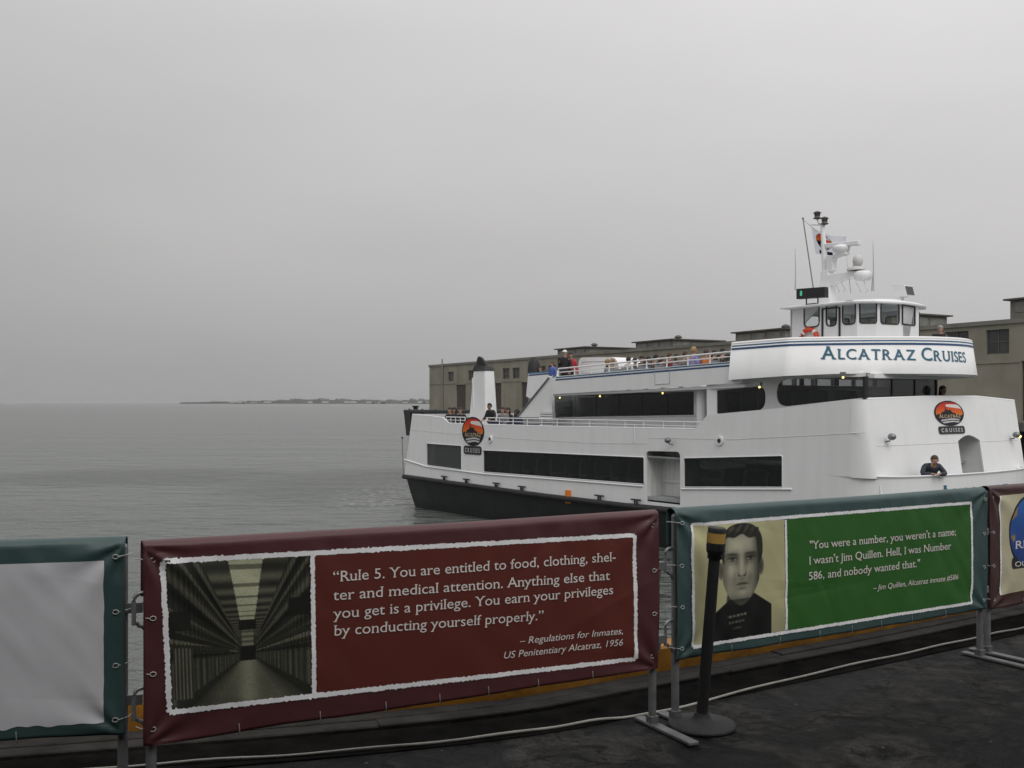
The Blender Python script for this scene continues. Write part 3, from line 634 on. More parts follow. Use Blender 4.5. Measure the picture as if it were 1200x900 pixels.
def banner(B, name_label, mcol, x0, x1, z0, z1, seed, group='printed vinyl banners laced to the barriers', loc_mat=None):
    B.x0, B.x1, B.z0, B.z1, B.seed = x0, x1, z0, z1, seed
    rg_ = random.Random(int(seed * 10)); B.creases = []
    for _ in range(9):
        an = rg_.uniform(0, math.pi); B.creases.append((rg_.uniform(x0, x1), rg_.uniform(z0, z1), math.cos(an), math.sin(an), rg_.choice((-1, 1)) * rg_.uniform(.0012, .0030) * (.45 if seed < 3 else 1), rg_.uniform(.018, .034)))
    o = thing('banner', name_label, 'banner', (B.A[0], B.A[1], 0), B.rz, group); B.ban = o
    nx = int((x1 - x0) / .010); mb = MB(); rings = []
    for i in range(nx + 1):
        x = x0 + (x1 - x0) * i / nx; row = []
        sagtop = -.008 * math.sin(math.pi * i / nx) ** 2 * 0.6
        wv = .006 * noise.noise((x * 3, 0, seed + 4))
        for k in range(60):
            z = z0 + wv + (z1 - .005 - z0) * k / 59; row.append((x, cloth_y(B, x, z), z))
        for k in range(1, 9):
            a = math.pi * k / 8; yy = -RM * math.cos(a); f = max(0, 1 - k / 4); row.append((x, yy * (1 - f) + f * (cloth_y(B, x, z1) + RM * (1 - math.cos(a))), z1 - .005 + RM * math.sin(a) * .75 + sagtop))
        for k in range(1, 6): row.append((x, RM + .003 * noise.noise((x * 5, k, seed)), z1 - .005 - k * .04))
        rings.append(row)
    mb.loft(rings); so = mb.build('cloth', mcol, o); sm = so.modifiers.new('thick', 'SOLIDIFY'); sm.thickness = .0012; sm.offset = 1
    B.cm = lambda x, z, lift: (x, cloth_y(B, x, z) - lift, z)
    # cable ties
    ty = mat('tie_white', (0.40, 0.40, 0.38), 0.5)
    for xe, sg in ((x0, 1), (x1, -1)):
        for f in (.93, .64, .36, .08):
            z = z0 + (z1 - z0) * f; x = xe + sg * .035; y = cloth_y(B, x, z)
            t = MB(); t.tube([(x + .012 * math.cos(q), y - .004, z + .009 * math.sin(q)) for q in [k * math.pi / 4 for k in range(9)]], .0022, 5)
            t.tube([(x - sg * .01, y - .005, z), (xe - sg * .012, y + .014, z + .006), (xe - sg * .02, .01, z + .004)], .0022, 5); t.build('tie', ty, o)
    n = 8
    for i in range(1, n):
        x = x0 + (x1 - x0) * (i + .3 * math.sin(i * 7)) / n; z = z0 + .028
        t = MB(); y = cloth_y(B, x, z); t.tube([(x, y - .004, z + .008), (x + .002, y - .004, z - .03), (x + .001, y + .02, z - .045)], .0022, 5); t.build('tie', ty, o)
    return o
def bpx(B, px, py): return hit_plane(px, py, (B.A[0] + .036 * math.sin(B.rz), B.A[1] - .036 * math.cos(B.rz)), (B.B[0] + .036 * math.sin(B.rz), B.B[1] - .036 * math.cos(B.rz)))
def quadmap(B, q, lift):
    """bilinear patch through four photo points TL TR BR BL, laid on the cloth"""
    c = [bpx(B, *p) for p in q]
    def f(a, b):
        x = (c[0][0] * (1 - a) + c[1][0] * a) * (1 - b) + (c[3][0] * (1 - a) + c[2][0] * a) * b
        z = (c[0][1] * (1 - a) + c[1][1] * a) * (1 - b) + (c[3][1] * (1 - a) + c[2][1] * a) * b
        return B.cm(x, z, lift)
    return f
def strip_border(B, q, wd, lift, name, m, seed, inner_rough=.5, closed=True):
    """torn paper edge: a ragged white band round a patch"""
    c = [Vector(bpx(B, *p)) for p in q]; pts = []
    segs = list(zip(c, c[1:] + c[:1])) if closed else list(zip(c, c[1:]))
    mb = MB()
    for si, (a, b) in enumerate(segs):
        d = (b - a); L = d.length; d.normalize(); n = Vector((-d.y, d.x)); k = max(4, int(L / .0035)); rings = []
        for i in range(k + 1):
            p = a + d * (L * i / k); s = i * .10
            jo = wd * (.5 + inner_rough * .3 * noise.noise((s * .6, si, seed)) + inner_rough * .55 * noise.noise((s * 3.1, si, seed + 2)) + .35 * max(0, noise.noise((s * 9, si, seed + 3))) - .3 * max(0, noise.noise((s * 6, si + 40, seed))))
            ji = wd * (.5 + inner_rough * .3 * noise.noise((s * .5, si, seed + 5)) + inner_rough * .50 * noise.noise((s * 2.7, si, seed + 7)) + .40 * max(0, noise.noise((s * 8, si, seed + 11))))
            rings.append([B.cm(*(p + n * jo), lift + .0003 * si), B.cm(*(p - n * ji), lift + .0003 * si)])
        mb.loft(rings, smooth=False)
    return mb.build(name, m, B.ban, fix=False)
def text_px(B, txt, left, right, cap, m, slab=.045, shear=0.0, lift=.0058):
    a = Vector(bpx(B, *left)); b = Vector(bpx(B, *right)); d = (b - a); L = d.length; d.normalize(); n = Vector((-d.y, d.x))
    vf = glyphs(txt, slab, shear)
    return put_text('lettering', vf, L, cap, lambda x, y, w: B.cm(a.x + d.x * x + n.x * y, a.y + d.y * x + n.y * y, lift + w * .6), m, B.ban)
B1 = barrier((-4.02, 3.555), (-1.585, 4.10), 'crowd barrier at the left carrying the blank green-edged banner')
B2 = barrier((-1.43, 3.99), (0.715, 5.13), 'crowd barrier carrying the maroon prison rules banner')
B3 = barrier((0.845, 5.215), (3.02, 6.50), 'crowd barrier carrying the green banner with the portrait', .06)
B4 = barrier((3.115, 6.60), (5.20, 7.92), 'crowd barrier at the right carrying the brown banner')
GREENB = mat('banner_green', (0.036, 0.072, 0.070), 0.5, var=0.12, scale=2.5, bump=0.25, bscale=7)
MAROON = mat('banner_maroon', (0.070, 0.019, 0.022), 0.5, var=0.12, scale=2.5, bump=0.25, bscale=7)
BROWNB = mat('banner_brown', (0.055, 0.024, 0.023), 0.5, var=0.12, scale=2.5, bump=0.25, bscale=7)
TEXTW = mat('banner_lettering_white', (0.66, 0.62, 0.59), 0.6)
BORD = mat('banner_torn_white', (0.76, 0.76, 0.77), 0.6, var=0.10, scale=9)
banner(B1, 'blue-green banner with a large blank pale panel, cut off at the left', GREENB, -.02, B1.L + .015, .315, 1.085, 2.1)
def blank_fn(A, B_):
    s = .77 - .015 * np.sin(A * 9 + B_ * 3); return np.stack([s * .985, s * .99, s * 1.01], -1)
c0 = bpx(B1, 122, 657); c1 = bpx(B1, 122, 846)
def m1_(a, b): return B1.cm(.14 + (c0[0] - .14) * a + .004 * noise.noise((b * 9, a, 0)) * (1 if a == 1 else 0), c0[1] + (c1[1] - c0[1]) * b - .004 * a * 0 + (.012 * noise.noise((a * 40, 1, 5)) if b == 1 else 0), .0032)
paint('blank_panel', blank_fn, 220, 90, m1_, PRINT, B1.ban)

banner(B2, 'maroon banner quoting prison rule 5 beside a cell block photo', MAROON, -.035, B2.L + .012, .305, 1.085, 5.3)
def col_fn(rgb, amp=.02):
    def f(A, B_):
        n = amp * np.sin(A * 37 + 3 * np.sin(B_ * 9)) * .5
        return np.stack([np.full_like(A, c) * (1 + n) for c in rgb], -1)
    return f
def cell_fn(A, B_):
    rg = np.random.RandomState(4); vx, vy = .545, .655
    dx = (A - vx); dy = (B_ - vy); ax = np.abs(dx) + 1e-4
    wall = 1.0 / ax; hh = dy / ax                                   # height on the wall, tied to depth
    lum = np.full_like(A, .20)
    zc = np.log(wall + 1) * 7
    bars = .5 + .5 * np.sin(zc * 10)
    lum = .14 + .11 * bars * (hh > -.1) * (hh < .62)
    tier = (np.sin(hh * 7.5 + 1.2) > .55)
    lum = np.where(hh < -.1, .21 + .10 * np.sin(hh * 16) + .05 * np.sin(zc * 16), lum)
    lum = np.where(tier & (hh < 0), lum * .45, lum)
    lum = np.where((np.abs(hh + .32) < .05), .10, lum); lum = np.where((np.abs(hh + .22) < .035) & (np.sin(zc * 21) > 0), .42, lum)
    lum = np.where((np.abs(hh + .95) < .03) | (np.abs(hh + 1.35) < .03), .09, lum)
    lum = lum * (.85 + .5 * rg.rand(*A.shape) * .6)
    cell = np.floor(zc * 2.2); lum = np.where((hh > .05) & (hh < .6) & (np.mod(cell, 2) == 0), lum * 1.35, lum)
    floor = dy > 0.62 * ax + .0
    fl = dy > .02; fw = np.where(fl, ax / np.maximum(dy, 1e-3), 9)
    isf = fl & (fw < 1.22)
    flum = .30 + .16 * np.exp(-(dx / .07) ** 2) - .12 * np.clip((fw - .7) / .5, 0, 1)
    lum = np.where(isf, flum, lum)
    up = -dy; sk = (up > .18) & (ax < .038 + .085 * (up - .16) / .5)
    seg = np.sin(1 / np.maximum(up, .05) * 14)
    lum = np.where(sk, np.where(seg > -.75, .62, .36), lum)
    cove = (up > .12) & ~sk & (ax < .075 + .22 * (up - .12) / .5) 
    lum = np.where(cove, .25 + .12 * np.sin(1 / np.maximum(up, .05) * 14), lum)
    far = (np.abs(dx) < .055) & (np.abs(dy) < .05); lum = np.where(far, .07, lum)
    win = (np.abs(dx) < .04) & (dy < -.05) & (dy > -.16); lum = np.where(win, .42 + .12 * np.sin(dy * 180), lum)
    gat = (np.abs(dx) < .06) & (dy < -.16) & (dy > -.23); lum = np.where(gat, .08, lum)
    dark = ((A < .16) & (B_ > .34) & (B_ < .47)) | ((A > .84) & (B_ > .29) & (B_ < .42)); lum = np.where(dark, .08, lum)
    rb = (A < .17) & (A > .04) & (B_ > .58) & (B_ < .92); lum = np.where(rb, .20 + .22 * (np.sin(A * 260) > .2), lum)
    rail = np.abs(B_ - (.555 + (A - .0) * .16)) < .012; lum = np.where(rail & (A < .42), .16, lum)
    rail2 = np.abs(B_ - (.60 - (A - .66) * .26)) < .012; lum = np.where(rail2 & (A > .68), .16, lum)
    lum = lum * (.9 + .2 * rg.rand(*A.shape)); lum = np.where(isf | sk, lum * 1.18, lum); lum = np.clip(lum * .84 + .035, 0, 1)
    return np.stack([lum * 1.0, lum * 1.01, lum * .85], -1)
tp = [(368, 645.5), (742, 625.5), (744.5, 777), (371, 812)]
nxp, nyp = 150, 64
paint('text_panel', col_fn((.35, .152, .122)), nxp, nyp, quadmap(B2, tp, .0026), PRINT, B2.ban)
ph = [(191, 656), (362, 651.5), (364.5, 813), (198, 835)]
paint('cell_block_photo', cell_fn, 210, 200, quadmap(B2, ph, .0034), PRINT, B2.ban)
strip_border(B2, [(190, 657.5), (742, 627), (744.5, 772), (198, 834)], .020, .0044, 'torn_border', BORD, 3.0)
strip_border(B2, [(365.5, 650), (367.5, 814)], .018, .0060, 'torn_divider', BORD, 8.0, closed=False)
for tx, l, r in (('\u201cRule 5. You are entitled to food, clothing, shel-', (389.3, 681.5), (720, 657)), ('ter and medical attention. Anything else that', (389.3, 703), (713.3, 679)),
                 ('you get is a privilege. You earn your privileges', (389.3, 724.5), (717.3, 695.7)), ('by conducting yourself properly.\u201d', (390, 744.5), (635, 725.7))):
    text_px(B2, tx, l, r, .0475, TEXTW)
text_px(B2, '\u2013 Regulations for Inmates,', (607.7, 754.3), (728.3, 742.3), .034, TEXTW, 0.0, .18)
text_px(B2, 'US Penitentiary Alcatraz, 1956', (589.3, 771.3), (728.3, 755.7), .034, TEXTW, 0.0, .18)

banner(B3, 'blue-green banner with a convict portrait and a green quotation panel', GREENB, -.03, B3.L + .01, .325, 1.085, 8.8)
def face_fn(A, B_):
    def ell(cx, cy, rx, ry, p=2): return (np.abs((A - cx) / rx) ** p + np.abs((B_ - cy) / ry) ** p)
    def soft(d, k=.12): return 1 / (1 + np.exp(np.clip((d - 1) / k, -40, 40)))
    def g(cx, cy, sx, sy): return np.exp(-((A - cx) / sx) ** 2 - ((B_ - cy) / sy) ** 2)
    rg = np.random.RandomState(9)
    lum = .73 - .07 * B_ + .03 * np.sin(A * 5) + .03 * np.sin(B_ * 7 + A * 4); col = np.stack([lum, lum * .985, lum * .76], -1)
    def over(mask, l, k=.86):
        nonlocal col
        l = np.broadcast_to(l, A.shape); c = np.stack([l * 1.0, l * .985, l * k], -1); col = col * (1 - mask[..., None]) + c * mask[..., None]
    over(soft(ell(.285, .40, .032, .072), .15), .40 - .1 * g(.29, .40, .015, .04)); over(soft(ell(.722, .39, .032, .075), .15), .36 - .14 * g(.72, .39, .014, .04))
    over(soft(ell(.50, .68, .155, .13, 3), .06), .34 - .14 * g(.5, .64, .2, .05))
    slope = np.where(A < .5, np.maximum(0, .37 - A), np.maximum(0, A - .66))
    sh = np.clip((B_ - (.62 + .62 * slope + .03 * (A < .5))) / .012, 0, 1) * np.clip((.845 - A) / .006, 0, 1) * np.clip((A - .16) / .006, 0, 1)
    vneck = soft(ell(.51, .60, .125, .115, 1.6), .06)
    over(sh * (1 - vneck), .075 + .02 * np.sin(A * 22 + B_ * 9), .95)
    # head: long oval with a square jaw
    jw = .205 - .10 * np.clip((B_ - .47) / .19, 0, 1) ** 1.8
    fc = np.clip((jw - np.abs(A - .505)) / .008, 0, 1) * np.clip((.662 - B_ - .9 * np.maximum(0, np.abs(A - .51) - .07) ** 1.7) / .01, 0, 1) * (B_ > .05)
    sh_ = .55 + .13 * g(.47, .19, .13, .07) + .08 * g(.395, .41, .06, .06) + .05 * g(.60, .41, .05, .05) + .07 * g(.515, .615, .05, .03)
    sh_ = sh_ - .30 * np.clip((A - .60) / .11, 0, 1) ** 1.3 - .16 * np.clip((.375 - A) / .08, 0, 1) - .14 * np.clip((B_ - .60) / .07, 0, 1)
    sh_ = sh_ - .22 * g(.405, .295, .06, .035) - .24 * g(.605, .295, .055, .035) - .10 * g(.46, .32, .022, .06) - .12 * g(.56, .33, .02, .06) - .07 * g(.43, .47, .02, .06) - .10 * g(.60, .48, .025, .06)
    sh_ = sh_ + .09 * g(.508, .37, .018, .09) - .12 * g(.51, .487, .05, .012) + .015 * rg.randn(*A.shape)
    sh_ = .46 + (sh_ - .46) * 1.22
    over(fc, sh_)
    # short dark hair combed back from the forehead
    hl = .118 + .05 * np.clip(np.abs(A - .49) / .2, 0, 1) ** 2 - .012 * np.sin(A * 40) + .26 * np.clip((np.abs(A - .505) - .165) / .03, 0, 1)
    cap = np.clip((1 - ell(.515, .22, .232, .215, 2.5)) / .06, 0, 1)
    hm = cap * np.clip((hl - B_) / .012, 0, 1)
    over(hm, .15 + .08 * np.sin(A * 75 + B_ * 60) * g(.5, .05, .2, .06) + .12 * g(.42, .055, .07, .025) + .06 * g(.60, .05, .05, .03) + .03 * rg.rand(*A.shape))
    # brows
    for cx, t_ in ((.405, .10), (.605, -.12)):
        over(np.exp(-((A - cx) / .06) ** 4) * np.exp(-((B_ - (.268 + t_ * (A - cx) * .3 + 1.6 * (A - cx) ** 2)) / .011) ** 2) * .72, .17)
        over(np.exp(-((A - cx) / .042) ** 4) * np.exp(-((B_ - (.312)) / .012) ** 2) * .85, .56)
        over(g(cx + .004, .311, .015, .012) * .95, .08); over(np.exp(-((A - cx) / .048) ** 4) * np.exp(-((B_ - (.300 + 2 * (A - cx) ** 2)) / .006) ** 2) * .95, .07)
        over(np.exp(-((A - cx) / .042) ** 4) * np.exp(-((B_ - .327) / .005) ** 2) * .5, .25); over(np.exp(-((A - cx) / .05) ** 4) * np.exp(-((B_ - .350) / .008) ** 2) * .3, .30)
    # nose
    over(g(.482, .455, .011, .008) * .9, .12); over(g(.540, .455, .011, .008) * .9, .12); over(g(.511, .462, .03, .007) * .5, .22)
    over(g(.468, .44, .008, .02) * .5, .26); over(g(.556, .44, .009, .02) * .6, .22); over(g(.510, .432, .016, .018) * .45, .66)
    # mouth
    over(np.exp(-((A - .515) / .066) ** 4) * np.exp(-((B_ - (.528 + .8 * (A - .515) ** 2)) / .006) ** 2) * .95, .10)
    over(np.exp(-((A - .515) / .055) ** 4) * np.exp(-((B_ - .516) / .008) ** 2) * .6, .26); over(np.exp(-((A - .515) / .045) ** 4) * np.exp(-((B_ - .543) / .009) ** 2) * .5, .40)
    over(g(.515, .567, .045, .010) * .6, .24)
    # number lines on the chest
    for yc, hw, fq, a_ in ((.795, .105, 150, .8), (.848, .085, 170, .65), (.900, .045, 200, .5)):
        over((np.abs(B_ - yc + .05 * (A - .46)) < .010) * (np.abs(A - .46) < hw) * (np.sin(A * fq) + np.sin(A * fq * 2.3 + B_ * 700) > -.3) * a_, .5)
    return col
tp3 = [(921, 608), (1137, 588.5), (1137.5, 706), (921, 738)]
paint('quote_panel', col_fn((.17, .36, .135)), 140, 64, quadmap(B3, tp3, .0026), PRINT, B3.ban)
pq = [(811, 616), (918, 608), (919, 739), (812, 758)]
paint('portrait_photo', face_fn, 190, 230, quadmap(B3, pq, .0034), PRINT, B3.ban)
strip_border(B3, [(810, 615), (1137, 589), (1137.5, 706), (811, 758)], .017, .0044, 'torn_border', BORD, 13.0)
strip_border(B3, [(919.5, 609), (920, 738)], .015, .0060, 'torn_divider', BORD, 18.0, closed=False)
for tx, l, r, cp in (('"You were a number, you weren\'t a name;', (947, 643.3), (1118.7, 626.9), .047), ('I wasn\'t Jim Quillen. Hell, I was Number', (946.2, 661.4), (1112.6, 643.3), .047), ('586, and nobody wanted that."', (945.8, 679.4), (1076.5, 663.7), .047)):
    text_px(B3, tx, l, r, cp, TEXTW)
text_px(B3, '\u2013 Jim Quillen, Alcatraz inmate #586', (1021.7, 691.8), (1120.6, 678.4), .034, TEXTW, 0.0, .18)

banner(B4, 'brown banner with a cream panel and round blue badge, cut off at the right', BROWNB, -.03, B4.L + .01, .305, 1.085, 12.4)
def cream_fn(A, B_):
    l = .70 + .03 * np.sin(A * 20) * np.sin(B_ * 13); return np.stack([l, l * .97, l * .82], -1)
x4, z4t = bpx(B4, 1171, 581); _, z4b = bpx(B4, 1171, 697)
paint('cream_panel', cream_fn, 120, 60, lambda a, b: B4.cm(x4 + 1.75 * a, z4t + (z4b - z4t) * b + (.012 * a), .0034), PRINT, B4.ban)
strip_border(B4, [(1171, 581), (1171, 697)], .014, .0045, 'torn_border', BORD, 23.0, closed=False)
cxb, czb = bpx(B4, 1208, 623); rb = cxb - bpx(B4, 1181, 625)[0]; zb = bpx(B4, 1190, 604)[1]
def disc(name, cx_, cz_, rx, rz, lift, fn, B):
    nr, na = 26, 72; vs = []; A = np.zeros((nr + 1, na)); Bb = np.zeros((nr + 1, na))
    for i in range(nr + 1):
        for k in range(na):
            q = 2 * math.pi * k / na; A[i, k] = i / nr * math.cos(q); Bb[i, k] = i / nr * math.sin(q); vs.append(B.cm(cx_ + rx * A[i, k], cz_ + rz * Bb[i, k], lift))
    rgb = s2l(np.clip(fn(A, Bb), 0, 1)).reshape(-1, 3)
    fs = [(i * na + k, i * na + (k + 1) % na, (i + 1) * na + (k + 1) % na, (i + 1) * na + k) for i in range(nr) for k in range(na)]
    me = bpy.data.meshes.new(name); me.from_pydata(vs, [], fs); me.materials.append(PRINT)
    at_ = me.color_attributes.new('print', 'FLOAT_COLOR', 'POINT'); at_.data.foreach_set('color', np.concatenate([rgb, np.ones((len(rgb), 1))], 1).ravel().astype(np.float32))
    o = bpy.data.objects.new(name, me); COL.objects.link(o); o.parent = B.ban; return o
def globe_fn(A, B_):
    r = np.hypot(A, B_); land = (np.sin(A * 7 + 1.2) + np.sin(B_ * 6 + A * 3) + .5 * np.sin(A * 15 - B_ * 9)) > .75
    land = land & (B_ > -.15); base = np.stack([.16 + 0 * A, .30 + .08 * B_, .55 + .1 * B_], -1); l = np.stack([.55 + 0 * A, .47 + 0 * A, .30 + 0 * A], -1)
    c = np.where(land[..., None], l, base); return np.where((r > .93)[..., None], np.array([.05, .06, .12]), c)
disc('badge', cxb, czb, rb, rb * .95, .0040, globe_fn, B4)
a_ = bpx(B4, 1188, 642); b_ = bpx(B4, 1206, 640)
text_px(B4, 'RE', (1188, 643), (1203, 641), .055, TEXTW, 0.03, lift=.0055)
mb = MB(); p0 = bpx(B4, 1184.5, 667); p1 = bpx(B4, 1184.5, 653); hw = .42; k = rpoly([(p0[0], p0[1]), (p0[0] + hw, p0[1]), (p0[0] + hw, p1[1]), (p0[0], p1[1])], .03)
mb.add([B4.cm(x, z, .0052) for x, z in k], [tuple(range(len(k)))]); mb.build('badge_bar', DMETAL, B4.ban, fix=False)
text_px(B4, 'OUR', (1188, 664), (1207, 662), .036, TEXTW, 0.02, lift=.0062)

# belt stanchion
TILT = 4.3
st = thing('belt_stanchion', 'leaning black belt stanchion with a yellow band in front of the portrait', 'stanchion', (0.965, 5.12, 0))
SB = mat('stanchion_black', (0.012, 0.012, 0.013), 0.45, var=0.2); 
mb = MB(); mb.lathe((0, 0, 0), [(.165, .003), (.172, .012), (.168, .024), (.10, .034), (.05, .044), (.04, .06), (.036, .075)], 36); mb.build('base', mat('stanchion_base', (0.012, 0.012, 0.0125), 0.75, var=0.3, bump=.3), st)
from mathutils import Matrix
tl = Matrix.Rotation(R(TILT), 3, 'Y') @ Matrix.Rotation(R(1.5), 3, 'X')
mb = MB(); mb.lathe((0, 0, .06), [(.029, 0), (.029, .86)], 24, tl); po = mb.build('post', SB, st)
mb = MB(); mb.lathe((0, 0, .06), [(.030, .80), (.037, .805), (.037, .83), (.043, .835), (.045, .85), (.045, .958), (.043, .963), (.02, .966)], 28, tl); hd = mb.build('head', SB, st)
mb = MB(); mb.lathe((0, 0, .06), [(.0465, .885), (.0465, .935)], 28, tl); mb.build('yellow_band', mat('belt_yellow', (0.33, 0.20, 0.045), 0.5, var=0.1), hd)
mb = MB()
for k in range(4):
    q = k * math.pi / 2 + .5; c = tl @ Vector((.045 * math.cos(q), .045 * math.sin(q), .865)); mb.box((c.x - .010, c.y - .010, c.z + .045), (c.x + .010, c.y + .010, c.z + .075))
mb.build('belt_slots', SB, hd)
# ------------------------------------------------------------------ the ferry: x = along the ship from the stern, y = from starboard to port, z as the world
FA = (-4.77, 44.0); FD = (0.5902, -0.8072); FN = (0.8072, 0.5902); BEAM = 7.6
def W(u, v): return (FA[0] + FD[0] * u + FN[0] * v, FA[1] + FD[1] * u + FN[1] * v)
def fs(px, py, v=0.0): return hit_plane(px, py, W(0, v), W(1, v))
def fu(px, py, u): return hit_plane(px, py, W(u, 0), W(u, 1))
def fp(px, py, a, b): return hit_plane(px, py, W(*a), W(*b))
FZ = (0, 0, WATER)
ferry = thing('ferry', 'white three-deck passenger ferry with black hull and dark window bands', 'ferry', (FA[0], FA[1], WATER), math.atan2(FD[1], FD[0]))
def fb(mb, name, m, parent=None, **k): return mb.build(name, m, parent if parent is not None else ferry, FZ, **k)

def hullplan(inset, stern, bow, n=9):
    """plan of the hull, starboard stern round the bow to the port stern"""
    B0, B1 = inset, BEAM - inset; pts = [(stern, B0 + .25), (stern + .25, B0)]
    for k in range(1, 14): pts.append((stern + .25 + (21.8 - stern - .25) * k / 13, B0))
    sb = [(22.3, .004), (22.6, .02), (22.85, .06), (23.1, .145), (23.32, .29), (23.52, .50), (23.7, .80), (23.88, 1.3), (24.02, 2.1), (24.1, 3.0), (24.12, 3.8)]
    half = [(u + bow * min(1, (u - 21.8) / 2), B0 + v * (1 - inset / 3.8)) for u, v in sb]
    pts += half + [(u, BEAM - v) for u, v in reversed(half[:-1])]
    for k in range(13, 0, -1): pts.append((stern + .25 + (21.8 - stern - .25) * k / 13, B1))
    pts += [(stern + .25, B1), (stern, B1 - .25)]
    return pts
def zline(u):        # top of the black hull
    return -1.50 - .11 * min(1, max(0, u / 10)) + .42 * max(0, (u - 15) / 9) ** 1.7
mb = MB(); rings = []
for z, ins, stn, bw in ((-3.9, .50, .75, -1.5), (-2.9, .28, .36, -.9), (-2.2, .12, .18, -.4)):
    rings.append([(u, v, z) for u, v in hullplan(ins, stn, bw)])
rings.append([(u, v, zline(u)) for u, v in hullplan(0, 0, 0)])
mb.loft(rings, closed=True); mb.add(rings[0], [tuple(range(len(rings[0])))]); fb(mb, 'hull', BLACK)
pl = hullplan(0, 0, 0); mb = MB(); rings = []
for du, dz in ((0.0, -.16), (-.10, -.15), (-.13, -.06), (-.10, 0.03), (0.02, .035)):
    rings.append([(u - dv[0], v - dv[1], zline(u) + dz) for (u, v), dv in zip(pl, [(0, 0)] * len(pl))] if du == 99 else
                 [(q[0], q[1], zline(p_[0]) + dz) for q, p_ in zip(hullplan(du, du, -du), pl)])
mb.loft(rings, closed=True); fb(mb, 'rub_rail', RUBBER)
deckpl = [(u, v) for u, v in hullplan(.08, .1, -.08)]
def slab(pl_, z, t=.1):
    m_ = MB(); m_.plate(pl_, [], t, lambda a, b, w: (a, b, z - w)); return m_
fb(slab(deckpl, -1.30), 'main_deck', GREYDECK)

# ---- side plating with its openings
def q(x0, y0, x1, y1):
    a = fs(x0, y0); b = fs(x1, y1); return a, b
ZF = -0.24
def wline(pxs): return [fs(*p) for p in pxs]
w1 = wline([(500, 519.5), (541, 522.3), (541, 550.5), (500, 545)])
w2 = wline([(566.4, 527.5), (755, 535.8), (755, 567.5), (566.4, 553)])
w3 = wline([(801.5, 536.8), (917, 534), (917, 571), (801.5, 570.8)])
gate = wline([(757, 528.4), (797, 529.4)]); gb = -1.45
gp = rpoly([(gate[0][0], gate[0][1]), (gate[1][0], gate[1][1]), (gate[1][0], gb), (gate[0][0], gb)], [.16, .16, 0, 0])
top = [fs(483, 486), fs(505, 488), fs(519, 490), (fs(526, 493)[0], .80), (fs(640, 498)[0], .80), (fs(815, 487)[0], .86), fs(829, 486), fs(868, 482.5), fs(910, 478.6), fs(960, 473), fs(1006, 468.2)]
UC = 22.72
bot = [(UC + .0, ZF), (21.75, ZF), (21.75, zline(21.75) + .03)] + [(u, zline(u) + .03) for u in (18, 14, 10, 6, 3, .15)]
top[-1] = (UC, top[-1][1]); side_outer = top + bot
sx = 0.05   # plating thickness
holes = [rpoly(w1, .05), rpoly(w2, .05), rpoly(w3, .05), gp]
for name, vm in (('side_plating', lambda w_: w_), ('side_plating', lambda w_: BEAM - w_)):
    mb = MB(); mb.plate(side_outer, holes, sx, lambda a, b, w_: (a, vm(w_), b)); fb(mb, name, WHITE)
def glaz(poly, vm, inset=.035, m=DGLASS):
    g = MB(); g.add([(a, vm(inset), b) for a, b in poly], [tuple(range(len(poly)))]); return fb(g, 'window', m, fix=False)
def grow(poly, k=.04):
    cx_ = sum(p[0] for p in poly) / len(poly); cy_ = sum(p[1] for p in poly) / len(poly)
    return [(p[0] + math.copysign(k, p[0] - cx_), p[1] + math.copysign(k, p[1] - cy_)) for p in poly]
def mullions(parent, poly, vm, n, inset=.033):
    for i in range(1, n):
        t_ = i / n; a = Vector(poly[0]).lerp(Vector(poly[1]), t_); b = Vector(poly[3]).lerp(Vector(poly[2]), t_)
        m_ = MB(); m_.tube([(a.x, vm(inset), a.y), (b.x, vm(inset), b.y)], .012, 4); fb(m_, 'mullion', DMETAL, parent)
for wp, n in ((w1, 1), (w2, 7), (w3, 4)):
    for vm in (lambda w_: w_, lambda w_: BEAM - w_):
        wo = glaz(grow(wp), vm, m=GGLASS if wp is w1 else DGLASS); 
        if n > 1: mullions(wo, wp, vm, n)
# thin frames round the windows
def wframe(poly, r=.014, prox=-.008, closed=True):
    m_ = MB(); pts = [(a, prox, b) for a, b in poly]; pts.append(pts[0]); m_.tube(pts, r, 6); return m_
for wp in (w1, w2, w3): fb(wframe(rpoly(wp, .05)), 'window_frame', WHITE2)
# the sill moulding that runs the length of the side
si = [fs(474, 538.5), fs(500, 546.8), fs(566, 555.3), fs(660, 562.5), fs(754, 569.9)]
mb = MB(); mb.tube([(max(a, .1), -.012, b) for a, b in si], .028, 6); fb(mb, 'sill_moulding', WHITE2)
si = [fs(799, 573), fs(860, 573.2), fs(928, 573.4)]
mb = MB(); mb.tube([(a, -.012, b) for a, b in si], .026, 6); fb(mb, 'sill_moulding', WHITE2)
# plating seams
SEAM = mat('seam_paint', (0.62, 0.625, 0.63), 0.45)
for pts in ([(483, 504), (600, 514), (700, 519.5), (760, 520)], [(760, 513), (860, 515), (1014, 507)]):
    c = [fs(*p) for p in pts]; mb = MB(); mb.tube([(a, -.001, b) for a, b in c], .008, 4); fb(mb, 'plating_seam', SEAM)
for a, b in (((744, 498), (744, 519)), ((645, 565), (645, 584))):
    c = [fs(*a), fs(*b)]; mb = MB(); mb.tube([(c[0][0], -.02, c[0][1]), (c[1][0], -.02, c[1][1])], .016, 6); fb(mb, 'side_pipe', WHITE2)
